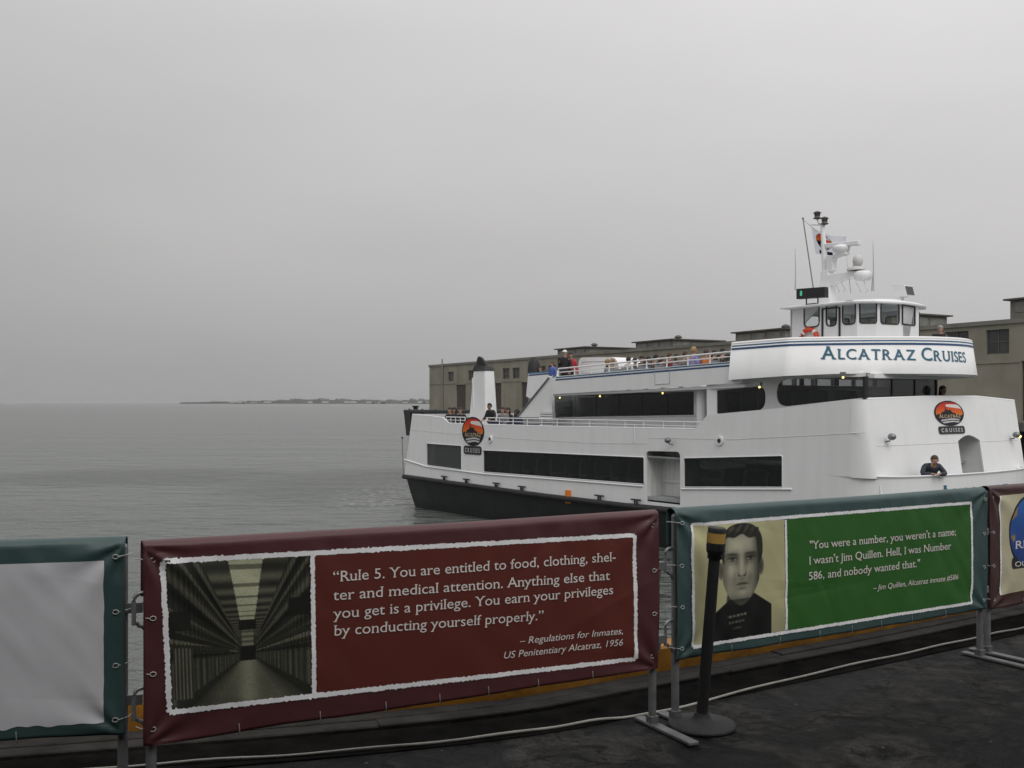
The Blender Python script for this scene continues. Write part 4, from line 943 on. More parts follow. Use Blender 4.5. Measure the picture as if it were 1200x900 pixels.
# boarding gate recess
gx0, gx1, gz = gate[0][0], gate[1][0], max(gate[0][1], gate[1][1])
mb = MB(); mb.box((gx0 - .06, .75, gb), (gx1 + .06, .80, gz + .05)); mb.box((gx0 - .07, sx + .002, gb), (gx0 - .012, .748, gz + .05)); mb.box((gx1 + .012, sx + .002, gb), (gx1 + .07, .748, gz + .05))
mb.box((gx0 - .06, sx + .002, gz + .052), (gx1 + .06, .8, gz + .10)); fb(mb, 'gate_recess', mat('gate_grey', (0.72, 0.72, 0.70), 0.5, var=.06, streak=.25))
mb = MB(); gm = gx0 + (gx1 - gx0) * .70; mb.tube([(gm, .735, gb), (gm, .735, gz)], .012, 6); mb.tube([(gm + .28, .735, gb), (gm + .28, .735, gz)], .008, 6); mb.box((gx0, .70, -.86), (gm - .05, .745, -.80)); fb(mb, 'gate_ribs', WHITE2)
# stern
ts = hullplan(0, 0, 0); mb = MB()
mb.plate([(.1, zline(0) + .03), (BEAM - .1, zline(0) + .03), (BEAM - .1, 1.16), (.1, 1.16)], [rect(1.2, -1.2, 2.2, .5, .1), rect(3.0, -.8, 6.4, -.1, .08)], .06, lambda a, b, w_: (fs(483, 486)[0] * max(0, (b + 1.5) / 2.7) + w_ + .02, a, b)); fb(mb, 'transom', WHITE)
mb = MB(); mb.box((1.0, 1.0, -1.25), (1.1, 6.8, 1.0)); fb(mb, 'stern_bulkhead', DARKIN)
# cleats, lamps and fittings along the side
for px, py in ((522, 561), (548, 566), (583, 573.5), (613, 578.5), (704, 588), (747, 591.5)):
    u, z = fs(px, py); mb = MB(); zz = zline(u) + .03
    mb.tube([(u - .05, -.07, zz), (u - .05, -.07, zz + .12)], .03, 6); mb.tube([(u + .05, -.07, zz), (u + .05, -.07, zz + .12)], .03, 6); mb.tube([(u - .22, -.07, zz + .15), (u + .22, -.07, zz + .15)], .028, 6); fb(mb, 'cleat', DMETAL)
u, z = fs(666.5, 581); mb = MB(); mb.box((u - .14, -.055, z - .26), (u + .14, -.002, z + .2)); lo = fb(mb, 'marker_box', ORANGE, bevel=.015); mb = MB(); mb.box((u - .09, -.075, z - .22), (u + .09, -.057, z - .05)); fb(mb, 'marker_cover', mat('marker_dark', (.25, .06, .01), .5), lo)
for px, py in ((844, 516.5), (575, 514.5)):
    u, z = fs(px, py); mb = MB(); mb.tube([(u, -.05, z), (u, -.001, z)], .13, 16); ro = fb(mb, 'fairlead', WHITE2); mb = MB(); mb.tube([(u, -.058, z), (u, -.052, z)], .065, 12); fb(mb, 'fairlead_hole', DMETAL, ro)
def floodlamp(u, v, z, nrm=(0, -1)):
    mb = MB(); nx_, ny_ = nrm; mb.tube([(u - nx_ * .02, v - ny_ * .02, z - .1), (u + nx_ * .14, v + ny_ * .14, z - .08), (u + nx_ * .16, v + ny_ * .16, z)], .02, 6)
    lo = fb(mb, 'flood_lamp', METAL); mb = MB(); mb.ball((u + nx_ * .2, v + ny_ * .2, z + .03), .11, .10, .09); fb(mb, 'lamp_bowl', METAL, lo); return lo
u, z = fs(788, 517); floodlamp(u, 0, z)
u, z = fs(476, 540); mb = MB(); mb.tube([(.02, .02, zline(0)), (.0, -.03, .1)], .02, 6); mb.ball((.0, -.03, .14), .06); fb(mb, 'stern_post', METAL)
u, z = fs(543, 558)
for px, py in ((524, 560), (541, 560)): pass

# ---- bow shell with bulwark and foredeck
pl = hullplan(0, 0, 0); bowpl = [p for p in pl if p[0] >= 21.79]
mb = MB()
bowpl = [(21.75, 0.0)] + bowpl + [(21.75, BEAM)]
outs = [[(u, v, zline(u) + .03) for u, v in bowpl], [(u, v, (zline(u) + ZF) / 2) for u, v in bowpl], [(u, v, ZF) for u, v in bowpl]]
ins = lambda k: [(u - (.1 if u > 23 else 0.02), v + (.1 if v < 2 else (-.1 if v > BEAM - 2 else 0)), k) for u, v in bowpl]
mb.loft(outs); mb.loft([outs[-1], ins(ZF)], smooth=False); mb.loft([ins(ZF), ins(-1.28)]); fb(mb, 'bow_plating', WHITE)
mb = MB(); cl_ = [(u + .015, v - (.015 if v < 2 else 0), ZF + .03) for u, v in bowpl if u > 23.0]; mb.tube(cl_, .024, 8); fb(mb, 'bulwark_rail', WHITE2)
fb(slab([(u - .1, min(max(v, .1), BEAM - .1)) for u, v in bowpl], -1.26, .06), 'foredeck', GREYDECK)
def along(line):
    L = [0.0]
    for a, b in zip(line, line[1:]): L.append(L[-1] + math.dist(a, b))
    def at_(s):
        s = max(0, min(L[-1] - 1e-6, s))
        for i in range(len(L) - 1):
            if s <= L[i + 1]:
                t_ = (s - L[i]) / max(1e-9, L[i + 1] - L[i]); a, b = line[i], line[i + 1]
                tx, ty = (b[0] - a[0]) / max(1e-9, L[i + 1] - L[i]), (b[1] - a[1]) / max(1e-9, L[i + 1] - L[i])
                return a[0] + (b[0] - a[0]) * t_, a[1] + (b[1] - a[1]) * t_, tx, ty
    return L, at_
def hit_curve(px, line):
    """arc length where the photo column px meets a plan curve, and its distance from the camera"""
    r = ray(px, HY); best = None; s = 0
    for a, b in zip(line, line[1:]):
        A, B = W(*a), W(*b); ca = A[0] - r.x * A[1]; cb = B[0] - r.x * B[1]; L = math.dist(a, b)
        if ca * cb <= 0 and ca != cb:
            t_ = ca / (ca - cb); y = A[1] + (B[1] - A[1]) * t_
            if best is None or y < best[1]: best = (s + L * t_, y)
        s += L
    return best
LB, atb = along(bowpl)
vf = smallcaps('ALCATRAZ', .8, .05); s0, y0 = hit_curve(1099, bowpl); 
def bowmap(x, y, w_):
    u, v, tx, ty = atb(s0 + x); return (u + ty * .012, v - tx * .012, -.94 + y)
s1b = hit_curve(1152, bowpl)
put_text('bow_lettering', vf, 3.3, .50, bowmap, TEAL, ferry, FZ)

# ---- front of the deckhouse, raked, with its door
def front(v, z, w_=0.0): return (UC + .3 + .30 * (1.75 - z) / 2.0 - w_, v, z)
def fr(px, py):
    u = UC + .3
    for _ in range(4): v, z = fu(px, py, u); u = UC + .3 + .30 * (1.75 - z) / 2.0
    return v, z
zt = 1.78; VL, VR = .30, BEAM - .06
fo = [(VL, -1.24), (VR, -1.24), (VR, 1.70), (5.5, zt + .03), (3.0, zt + .02), (VL, top[-1][1])]
d0 = fr(1122.5, 516); d1 = fr(1148, 516); dtop = fr(1134, 509)[1]; dx0, dx1 = d0[0], d1[0]
door = [(dx0, -1.18), (dx1, -1.18)] + [(dx1 - (dx1 - dx0) * k / 8, d0[1] - .02 + (dtop - d0[1]) * math.sin(math.pi * k / 8)) for k in range(9)]
mb = MB(); mb.plate(fo, [door], .06, front); fb(mb, 'front_bulkhead', WHITE)
# the rounded corner between side and front
mb = MB(); rings = []
for k in range(7):
    a_ = math.pi / 2 * k / 6; col_ = []
    for z in (ZF - .02, 0.0, .2, .7, 1.2, top[-1][1]):
        uf = front(0, z)[0]; r_ = uf - UC; col_.append((UC + r_ * math.sin(a_), VL * (1 - math.cos(a_)), z))
    rings.append(col_)
mb.loft(rings); fb(mb, 'corner_plating', WHITE)
mb = MB(); mb.plate([(22.0, -1.24), (22.95, -1.24), (UC, 1.70), (22.0, 1.70)], [], .05, lambda a, b, w_: (a, BEAM - .05 - w_, b)); fb(mb, 'corner_plating', WHITE)
g0 = front(0, 0)[0] - .75; HZ = dtop + .10
GREYIN = mat('doorway_grey', (0.72, 0.73, 0.71), 0.6, var=.05)
mb = MB(); mb.box((g0 - .05, dx0 - .06, -1.2), (g0, dx1 + .5, HZ + .05)); dw = [(g0 + .002, -1.2), (front(0, -1.2)[0] - .065, -1.2), (front(0, HZ)[0] - .065, HZ), (g0 + .002, HZ)]; mb.plate(dw, [], .05, lambda a, b, w_: (a, dx0 - .062 + w_, b)); mb.plate(dw, [], .05, lambda a, b, w_: (a, dx1 + .012 + w_, b)); mb.box((g0 + .002, dx0, HZ), (front(0, HZ + .05)[0] - .07, dx1, HZ + .05)); fb(mb, 'doorway', GREYIN)
mb = MB(); mb.plate(rpoly([(g0 + .05, -1.18), (UC + .15, -1.18), (UC + .15, .28), (g0 + .05, .45)], [0, 0, .25, .05]), [], .05, lambda a, b, w_: (a, dx0 + .10 + w_ + (a - g0) * .10, b)); do_ = fb(mb, 'door', WHITE)
mb = MB(); mb.tube([(UC - .02, dx0 + .07, -.05), (UC - .02, dx0 + .07, .08)], .02, 6); fb(mb, 'door_handle', DMETAL, do_)
for px, py in ((1037, 513), (1183, 510.5)):
    v, z = fr(px, py); lo = floodlamp(front(v, z)[0], v, z, (1, 0))
    if px > 1100:
        mb = MB(); c = front(v, z); mb.ball((c[0] + .27, c[1] + .06, z - .02), .045); fb(mb, 'lamp_bulb', BULB, lo)
mb = MB(); mb.tube([(front(VL, .55)[0] + .002, VL + .1, .55), (front(VL, .55)[0] + .002, dx0 - .03, .55)], .007, 4); mb.tube([(front(VL, .55)[0] + .002, dx1 + .03, .55), (front(VR, .55)[0] + .002, VR - .1, .55)], .007, 4); fb(mb, 'plating_seam', SEAM)
mb = MB(); cp = [front(v, z) for v, z in ((VL, top[-1][1]), (3.0, zt + .02), (5.5, zt + .03), (VR, 1.70))]; mb.tube([(a - .03, b, c + .01) for a, b, c in cp], .035, 8); fb(mb, 'front_capping', WHITE2)

# ---- round company badges
def badge_fn(A, B_):
    r = np.hypot(A, B_); t_ = np.clip((B_ + .2) / 1.0, 0, 1)[..., None]
    skyc = np.array([.86, .50, .12]) * (1 - t_) + np.array([.78, .14, .10]) * t_
    c = skyc.copy()
    top_ = np.array([.34, .18, .24]); c = np.where(((B_ > .86))[..., None], top_, c)
    beam = (A > -.18) & (B_ < .72 - .12 * np.clip(A - .3, 0, 1)) & (B_ > .52 - .16 * (A + .18)) & (A < .84)
    c = np.where(beam[..., None], np.array([.88, .86, .84]), c)
    hill = -.12 + .42 * np.exp(-((A + .12) / .42) ** 2) + .05 * np.sin(A * 22)
    c = np.where((B_ < hill)[..., None], np.array([.09, .09, .10]), c)
    tower = (np.abs(A + .22) < .045) & (B_ < .52) & (B_ > 0); c = np.where(tower[..., None], np.array([.12, .11, .12]), c)
    c = np.where((B_ < -.40)[..., None], np.array([.10, .11, .17]), c)
    for k in (-.52, -.70):
        wv = np.abs(B_ - k - .045 * np.sin(A * 4 + 1)) < .05; c = np.where((wv & (np.abs(A) < .62))[..., None], np.array([.80, .80, .80]), c)
    return np.where((r > .93)[..., None], np.array([.07, .07, .08]), c)
LETC = mat('badge_letter', (0.62, 0.48, 0.30), 0.5); LETW = mat('badge_white', (0.7, 0.7, 0.7), 0.5)
def badge(cx_, cz_, rx, rz, fmap, barc, barw, barh):
    """fmap(a, z, lift) puts a point on the ship's skin"""
    mb = MB(); n = 48; ring0 = [fmap(cx_ + rx * math.cos(2 * math.pi * k / n), cz_ + rz * math.sin(2 * math.pi * k / n), 0) for k in range(n)]
    ring1 = [fmap(cx_ + rx * math.cos(2 * math.pi * k / n), cz_ + rz * math.sin(2 * math.pi * k / n), .02) for k in range(n)]
    mb.loft([ring0, ring1], closed=True); bo = fb(mb, 'badge', DMETAL)
    nr, na = 30, 72; vs = []; A = np.zeros((nr + 1, na)); Bb = np.zeros((nr + 1, na))
    for i in range(nr + 1):
        for k in range(na):
            q_ = 2 * math.pi * k / na; A[i, k] = i / nr * math.cos(q_); Bb[i, k] = i / nr * math.sin(q_); x, y, z = fmap(cx_ + rx * A[i, k], cz_ + rz * Bb[i, k], .0205); vs.append((x, y, z - WATER))
    rgb = s2l(np.clip(badge_fn(A, Bb), 0, 1)).reshape(-1, 3)
    f_ = [(i * na + k, i * na + (k + 1) % na, (i + 1) * na + (k + 1) % na, (i + 1) * na + k) for i in range(nr) for k in range(na)]
    me = bpy.data.meshes.new('badge_print'); me.from_pydata(vs, [], f_); me.materials.append(PRINT)
    at_ = me.color_attributes.new('print', 'FLOAT_COLOR', 'POINT'); at_.data.foreach_set('color', np.concatenate([rgb, np.ones((len(rgb), 1))], 1).ravel().astype(np.float32))
    o = bpy.data.objects.new('badge_print', me); COL.objects.link(o); o.parent = bo
    v_ = glyphs('ALCATRAZ', .04); put_text('badge_lettering', v_, rx * 1.5, rz * .26, lambda x, y, w_: fmap(cx_ - rx * .75 + x, cz_ - rz * .36 + y, .024 + w_), LETC, bo, FZ)
    mb = MB(); k = rpoly([(barc[0] - barw / 2, barc[1] - barh / 2), (barc[0] + barw / 2, barc[1] - barh / 2), (barc[0] + barw / 2, barc[1] + barh / 2), (barc[0] - barw / 2, barc[1] + barh / 2)], barh * .4)
    mb.loft([[fmap(a, b, 0) for a, b in k], [fmap(a, b, .02) for a, b in k]], closed=True, smooth=False); mb.add([fmap(a, b, .02) for a, b in k], [tuple(range(len(k)))]); ba = fb(mb, 'badge_bar', DMETAL)
    vs_, f2 = [], []; x = 0
    for ch in 'CRUISES':
        g_, t_ = glyphs(ch, .05); mn = min(p[0] for p in g_); o_ = len(vs_); vs_ += [(p[0] - mn + x, p[1], p[2]) for p in g_]; f2 += [tuple(i + o_ for i in y) for y in t_]; x += max(p[0] for p in g_) - mn + .32
    put_text('bar_lettering', (vs_, f2), barw * .82, barh * .52, lambda x, y, w_: fmap(barc[0] - barw * .41 + x, barc[1] - barh * .26 + y, .023 + w_), LETW, ba, FZ)
smap = lambda a, z, l: (a, -l - .001, z)
ca = fs(554.5, 505.5); ea = fs(567.5, 505.5); ta = fs(554.5, 488.5); cb = fs(554, 527.6); eb = fs(564.5, 527.6)
badge(ca[0], ca[1], ea[0] - ca[0], ta[1] - ca[1], smap, cb, 2 * (eb[0] - cb[0]), fs(554, 522.6)[1] - fs(554, 532.6)[1])
fmap_ = lambda a, z, l: (front(a, z)[0] + l + .001, a, z)
ca = fr(1111.8, 484.2); ea = fr(1128.6, 484.2); ta = fr(1111.8, 469.6); cb = fr(1115, 503.8); eb = fr(1130, 503.8)
badge(ca[0], ca[1], ea[0] - ca[0], ta[1] - ca[1], fmap_, cb, 2 * (eb[0] - cb[0]), fr(1115, 499.3)[1] - fr(1115, 508.3)[1])

# ---- passenger deck two: floor, inner house, stair, louvre, rails
Z2 = -.02
fb(slab([(.35, .06), (UC - .1, .06), (UC + .05, .4), (UC + .05, BEAM - .4), (UC - .1, BEAM - .06), (.35, BEAM - .06)], Z2, .05), 'passenger_deck', GREYDECK)
# dark saloon inside the lower side, with seats seen through the glass
mb = MB(); mb.box((1.3, 2.6, -1.28), (gx0 - .3, 2.7, Z2 - .06)); mb.box((gx1 + .3, 2.6, -1.28), (22.3, 2.7, Z2 - .06)); fb(mb, 'saloon_wall', DARKIN)
for i in range(22):
    u = 2.2 + i * .82
    if gx0 - .6 < u < gx1 + .4: continue
    mb = MB(); mb.plate(rpoly([(0, 0), (1.0, 0), (1.0, .95), (0, .95)], .12), [], .1, lambda a, b, w_: (u + w_ + b * .12, .55 + a, -1.26 + b)); mb.box((u + .1, .55, -.95), (u + .5, 1.55, -.85)); fb(mb, 'saloon_seat', SEATM)
VH = .95
ha = fs(647, 489, VH)[0]; hb_ = fs(826, 470, VH)[0]
ww = [fs(649.5, 463.8, VH), fs(813, 458.8, VH), fs(813, 486.2, VH), fs(649.5, 489, VH)]
ZS = lambda u: 1.93 + .21 * (u - 10.7) / 7.2       # soffit of the top deck
UA = fs(651, 440, .05)[0]; UB = fs(857, 425, .0)[0]
mb = MB(); outer = [(ha - .1, Z2), (hb_, Z2), (hb_, 2.2), (ha - .1, 2.0)]
for vm in (lambda w_: VH + w_, lambda w_: BEAM - VH - w_):
    mb = MB(); mb.plate(outer, [ww], .05, lambda a, b, w_: (a, vm(w_), b)); fb(mb, 'house_side', WHITE)
    g = MB(); gp_ = grow(ww); g.add([(a, vm(.03), b) for a, b in gp_], [(0, 1, 2, 3)]); wo = fb(g, 'window', DGLASS, fix=False); mullions(wo, ww, vm, 6, .028)
mb = MB(); mb.box((ha - .15, VH + .06, Z2), (ha - .1, BEAM - VH - .06, 2.0)); fb(mb, 'house_end', WHITE)
mb = MB(); mb.box((ha + .5, 3.3, Z2), (20.5, 3.4, 2.0)); fb(mb, 'cabin_wall', DARKIN)
for i in range(9):
    u = ha + .8 + i * 1.0
    mb = MB(); mb.plate(rpoly([(0, 0), (1.0, 0), (1.0, 1.1), (0, 1.1)], .15), [], .1, lambda a, b, w_: (u + w_ + b * .1, 1.35 + a, Z2 + b)); mb.box((u + .1, 1.35, .4), (u + .55, 2.35, .5)); fb(mb, 'cabin_seat', SEATM)
mb = MB(); mb.tube([(ha, VH - .015, ww[3][1] - .03), (hb_ - .3, VH - .015, ww[2][1] - .03)], .02, 4); fb(mb, 'window_sill', WHITE2)
# transverse wall and round column where the house widens
VF0 = .10; C0 = (fs(829, 470, VF0)[0], VF0); C1 = (22.40, 1.10); C2 = (22.42, 4.45); C3 = (20.6, 6.9)
mb = MB(); mb.box((C0[0] - .05, VF0 + .02, .6), (C0[0], VH + .0, 2.3)); fb(mb, 'house_step', WHITE)
u_, z_ = fs(821, 470, .45); mb = MB(); mb.tube([(u_, .5, .5), (u_, .5, 2.25)], .16, 16); fb(mb, 'deck_pillar', WHITE)
# forward house: side (slightly tapered), front and far facets
def fline(a, b):
    L = math.dist(a, b); tx, ty = (b[0] - a[0]) / L, (b[1] - a[1]) / L
    return L, (lambda s, z, w_: (a[0] + tx * s - ty * w_, a[1] + ty * s + tx * w_, z))
ZH = 2.44
L1, f1 = fline(C0, C1)
def hs_(px, py): return fp(px, py, C0, C1)
wa = [hs_(840, 459.5), hs_(884, 452.5), hs_(897, 454), hs_(895, 475), hs_(884, 481.5), hs_(840, 485.5)]
wa = rpoly([hs_(840, 457.5), hs_(897, 452), hs_(897, 481.5), hs_(840, 485)], [.03, .28, .35, .03], 6)
wbq = [hs_(910, 444.5), (L1 - .04, 2.34), (L1 - .04, hs_(1012, 466)[1]), hs_(910, 477.5)]
wb = rpoly(wbq, [.42, .02, .02, .42], 6)
mb = MB(); mb.plate([(0, .9), (L1, 1.3), (L1, ZH), (0, ZH)], [wa, wb], .06, f1); fb(mb, 'forward_house_side', WHITE)
for wp in (wa, wb):
    g = MB(); g.add([f1(a, b, .04) for a, b in grow(wp, .02)], [tuple(range(len(wp)))]); fb(g, 'window', DGLASS, fix=False)
mb = MB(); mb.tube([(C1[0] + .0, C1[1] - .02, 1.45), (C1[0] + .0, C1[1] - .02, 2.345)], .075, 10); fb(mb, 'window_post', DMETAL)
L2, f2 = fline(C1, C2)
mb = MB(); hole = rect(.04, 1.45, L2 - .03, 2.34, .03); mb.plate([(0, 1.2), (L2, 1.2), (L2, ZH), (0, ZH)], [hole], .06, f2); fb(mb, 'forward_house_front', mat('window_surround', (.10, .10, .10), .4))
g = MB(); g.add([f2(a, b, .04) for a, b in grow(hole, .02)], [tuple(range(len(hole)))]); wo = fb(g, 'window', glass_mat('tinted_front_glass', (0.03, 0.031, 0.033), 0.1, 0.08), fix=False)
for t_ in (.36, .68):
    mb = MB(); mb.tube([f2(L2 * t_, 1.45, .03), f2(L2 * t_, 2.34, .03)], .02, 6); fb(mb, 'mullion', DMETAL, wo)
L3, f3 = fline(C2, C3)
mb = MB(); mb.plate([(0, 1.2), (L3, 1.2), (L3, ZH), (0, ZH)], [rect(.06, 1.45, L3 - .3, 2.34, .1)], .06, f3); fb(mb, 'forward_house_front', mat('window_surround', (.10, .10, .10), .4))
g = MB(); g.add([f3(a, b, .04) for a, b in rect(.04, 1.43, L3 - .28, 2.36)], [(0, 1, 2, 3)]); fb(g, 'window', DGLASS, fix=False)
L4, f4 = fline(C3, (C0[0], BEAM - VF0)); mb = MB(); mb.plate([(0, .9), (L4, .9), (L4, ZH), (0, ZH)], [], .06, f4); fb(mb, 'forward_house_side', WHITE)
mb = MB(); mb.box((C1[0] - .02, C1[1] + .05, 2.30), (C1[0] + .22, C2[1] - .1, 2.415)); fb(mb, 'soffit_beam', WHITE)
for i in range(6):
    u = C0[0] + .5 + i * .62
    mb = MB(); mb.plate(rpoly([(0, 0), (.8, 0), (.8, 1.1), (0, 1.1)], .15), [], .1, lambda a, b, w_: (u + w_, .95 + a, .9 + b)); fb(mb, 'cabin_seat', SEATM)

# aft stair panel
tri = [fs(607, 488.7, .3), fs(644, 443, .3), fs(652, 442, .3), fs(646.8, 462, .3), fs(646.8, 489, .3)]
mb = MB(); mb.plate(tri, [], .08, lambda a, b, w_: (a, .3 + w_, b)); fb(mb, 'stair_side', WHITE)
mb = MB(); mb.plate([(a, b) for a, b in tri], [], .05, lambda a, b, w_: (a, 1.25 + w_, b)); fb(mb, 'stair_side', WHITE)
mb = MB(); s0_, s1_ = tri[0], tri[1]; mb.tube([(s0_[0], .27, s0_[1] + .02), (s1_[0], .27, s1_[1] + .02)], .03, 6); fb(mb, 'stair_handrail', METAL)
for i in range(7):
    t_ = (i + .5) / 7; mb = MB(); u = s0_[0] + (s1_[0] - s0_[0]) * t_ + .25; z = .1 + 1.75 * t_; mb.box((u - .1, .4, z - .02), (u + .12, 1.24, z)); fb(mb, 'stair_step', GREYDECK)
# white panel hanging from the aft end of the top deck
pa = [(619, 437.5), (652, 434.5), (652, 452), (630, 473), (625, 468.5), (616.5, 464.5)]; VA = 2.2
pp = [fs(x, y, VA) for x, y in pa]; mb = MB(); mb.plate(pp, [], .08, lambda a, b, w_: (a, VA + w_, b)); ap = fb(mb, 'aft_screen', WHITE)
for y0_, m_ in ((439.3, BLUE), (436.9, BLUEL)):
    c = [fs(619.5, y0_ + .6, VA), fs(652, y0_ - 2.4, VA)]; mb = MB(); mb.add([(c[0][0], VA - .004, c[0][1] - .03), (c[1][0], VA - .004, c[1][1] - .03), (c[1][0], VA - .004, c[1][1] + .03), (c[0][0], VA - .004, c[0][1] + .03)], [(0, 1, 2, 3)]); fb(mb, 'stripe', m_, ap, fix=False)
# louvred vent
a = fs(632, 482.5, .12); b = fs(646.3, 498, .12)
mb = MB(); mb.box((a[0], .16, .1), (b[0], .3, a[1])); lv = fb(mb, 'louvre_vent', mat('louvre_grey', (.45, .45, .45), .5))
mb = MB()
for i in range(7): z = a[1] - .04 - i * .085; mb.box((a[0] - .01, .125, z - .03), (b[0] + .01, .158, z + .012))
fb(mb, 'vent_slats', WHITE2, lv)

# ---- top deck with striped bulwark
ZT = lambda u: 2.58 + .27 * (u - UA) / (UB - UA)
ZB = lambda u: fs(655, 461.8, .03)[1] + (fs(850, 449, .03)[1] - fs(655, 461.8, .03)[1]) * (u - UA) / (UB - UA)
UA0 = fs(646.5, 450, .03)[0]
for vm in (lambda w_: .03 + w_, lambda w_: BEAM - .03 - w_):
    mb = MB(); mb.plate([(UA0, ZB(UA0)), (UB + .3, ZB(UB)), (UB + .3, ZT(UB)), (UA, ZT(UA)), (UA0 + .02, ZT(UA) - .2)], [], .06, lambda a, b, w_: (a, vm(w_), b)); tb = fb(mb, 'deck_bulwark', WHITE)
    for dz_, hh_, m_ in ((-.035, .03, BLUEL), (-.115, .04, BLUE)):
        mb = MB(); u0_, u1_ = UA + .03, UB + .0
        mb.add([(u0_, vm(-.004), ZT(u0_) + dz_ - hh_), (u1_, vm(-.004), ZT(u1_) + dz_ - hh_), (u1_, vm(-.004), ZT(u1_) + dz_ + hh_ * .3), (u0_, vm(-.004), ZT(u0_) + dz_ + hh_ * .3)], [(0, 1, 2, 3)]); fb(mb, 'stripe', m_, tb, fix=False)
gq = [fs(767, 433, .03), fs(785, 431.5, .03), fs(785, 449.5, .03), fs(768, 450.5, .03)]
mb = MB(); mb.tube([(a, .026, b) for a, b in gq] + [(gq[0][0], .026, gq[0][1])], .012, 4); fb(mb, 'bulwark_gate', mat('seam_grey', (.40, .41, .42), .5))
TD = lambda u: 1.97 + .2 * (u - UA) / (UB - UA)
mb = MB(); mb.frustum([(UA0, .1, TD(UA0) - .08), (UB + .4, .1, TD(UB) - .08), (UB + .4, BEAM - .1, TD(UB) - .08), (UA0, BEAM - .1, TD(UA0) - .08)], [(UA0, .1, TD(UA0)), (UB + .4, .1, TD(UB)), (UB + .4, BEAM - .1, TD(UB)), (UA0, BEAM - .1, TD(UA0))]); fb(mb, 'top_deck', WHITE)
u0_ = pp[0][0]; mb = MB(); mb.box((u0_ + .05, VA + .09, 1.86), (UA0 - .003, BEAM - VA, 1.94)); fb(mb, 'aft_landing', WHITE)
def railing(pts, zt_fn, zb_fn, n, rails=2, r=.022, parent=None):
    """plan points with posts, a top rail and lower rails"""
    mb = MB(); L, at_ = along(pts); tot = L[-1]
    for j in range(rails + 1):
        row = []
        for i in range(25):
            u, v, _, _ = at_(tot * i / 24); zb_ = zb_fn(u); row.append((u, v, zb_ + (zt_fn(u) - zb_) * (1 - j / (rails + 1))))
        mb.tube(row, r if j == 0 else r * .75, 6)
    for i in range(n + 1):
        u, v, _, _ = at_(tot * i / n); mb.tube([(u, v, zb_fn(u) - .02), (u, v, zt_fn(u))], r * .9, 6)
    return fb(mb, 'railing', WHITE2)
zr = lambda u: fs(673, 431, .1)[1] + (fs(830, 415.6, .1)[1] - fs(673, 431, .1)[1]) * (u - fs(673, 431, .1)[0]) / (fs(830, 415.6, .1)[0] - fs(673, 431, .1)[0]) + .02
railing([(UA + .1, .1), (UB - .02, .1)], zr, ZT, 9, 1, .027)
railing([(UA + .1, BEAM - .1), (UB - .02, BEAM - .1)], zr, ZT, 9, 1, .027)
railing([(fs(570, 490, .08)[0], .08), (fs(827, 489, .08)[0], .08)], lambda u: 1.07 + .0 * u, lambda u: .82, 13, 1)
railing([(fs(523, 490, .08)[0], .08), (fs(545, 489, .08)[0], .08)], lambda u: 1.07, lambda u: .82, 4, 1)
railing([(fs(512, 490, .08)[0], BEAM - .08), (fs(827, 489, .08)[0], BEAM - .08)], lambda u: 1.07, lambda u: .82, 16, 1)
mb = MB(); mb.tube([(max(a, .2), .025, b + .01) for a, b in top[:6]], .03, 6); fb(mb, 'bulwark_capping', WHITE2)
# benches on the top deck and at the stern
BEN = mat('bench_grey', (.22, .23, .25), .6)
benches = []
for i in range(9):
    u = UA + 1.9 + i * .80
    for v0_, v1_ in ((.75, 2.9), (4.3, 6.6)):
        mb = MB(); z0_ = TD(u); mb.box((u, v0_, z0_ + .40), (u + .36, v1_, z0_ + .45)); mb.box((u - .06, v0_, z0_ + .45), (u - .02, v1_, z0_ + .80)); mb.box((u + .1, v0_ + .1, z0_), (u + .2, v0_ + .2, z0_ + .4)); mb.box((u + .1, v1_ - .2, z0_), (u + .2, v1_ - .1, z0_ + .4)); fb(mb, 'bench', BEN)
for u in (2.3, 5.2):
    mb = MB(); mb.box((u, 1.0, Z2 + .40), (u + .4, 6.4, Z2 + .45)); mb.box((u - .06, 1.0, Z2 + .45), (u - .02, 6.4, Z2 + .8)); mb.box((u + .1, 1.2, Z2), (u + .2, 1.3, Z2 + .4)); mb.box((u + .1, 6.0, Z2), (u + .2, 6.1, Z2 + .4)); fb(mb, 'bench', BEN)
# white rounded stair hood on the top deck
a = fs(678, 421.5, 1.5); b = fs(725, 418.5, 1.5); uh0, uh1 = a[0], b[0]; zh = a[1] + .0
prof = rpoly([(uh0, TD(uh0)), (uh1, TD(uh1)), (uh1, zh + .02), (uh0, zh + .08)], [0, 0, .45, .25], 6)
mb = MB(); mb.plate(prof, [], 1.1, lambda a, b, w_: (a, 1.5 + w_, b)); so_ = fb(mb, 'stair_hood', WHITE)
mb = MB(); mb.tube([(a, 1.495, b) for a, b in rpoly([(uh0 + .2, zh - .5), (uh1 - .25, zh - .5), (uh1 - .2, zh - .12), (uh0 + .2, zh - .08)], .1)], .012, 4); fb(mb, 'hood_seam', mat('seam_grey', (.40, .41, .42), .5), so_)
# black covered searchlight
u, z = fs(622.5, 436, 2.6); mb = MB(); mb.lathe((u, 2.75, 1.94), [(.26, 0), (.26, .6), (.27, 1.05), (.24, 1.3), (.15, 1.5), (.03, 1.58)], 14); fb(mb, 'covered_lamp', RUBBER)
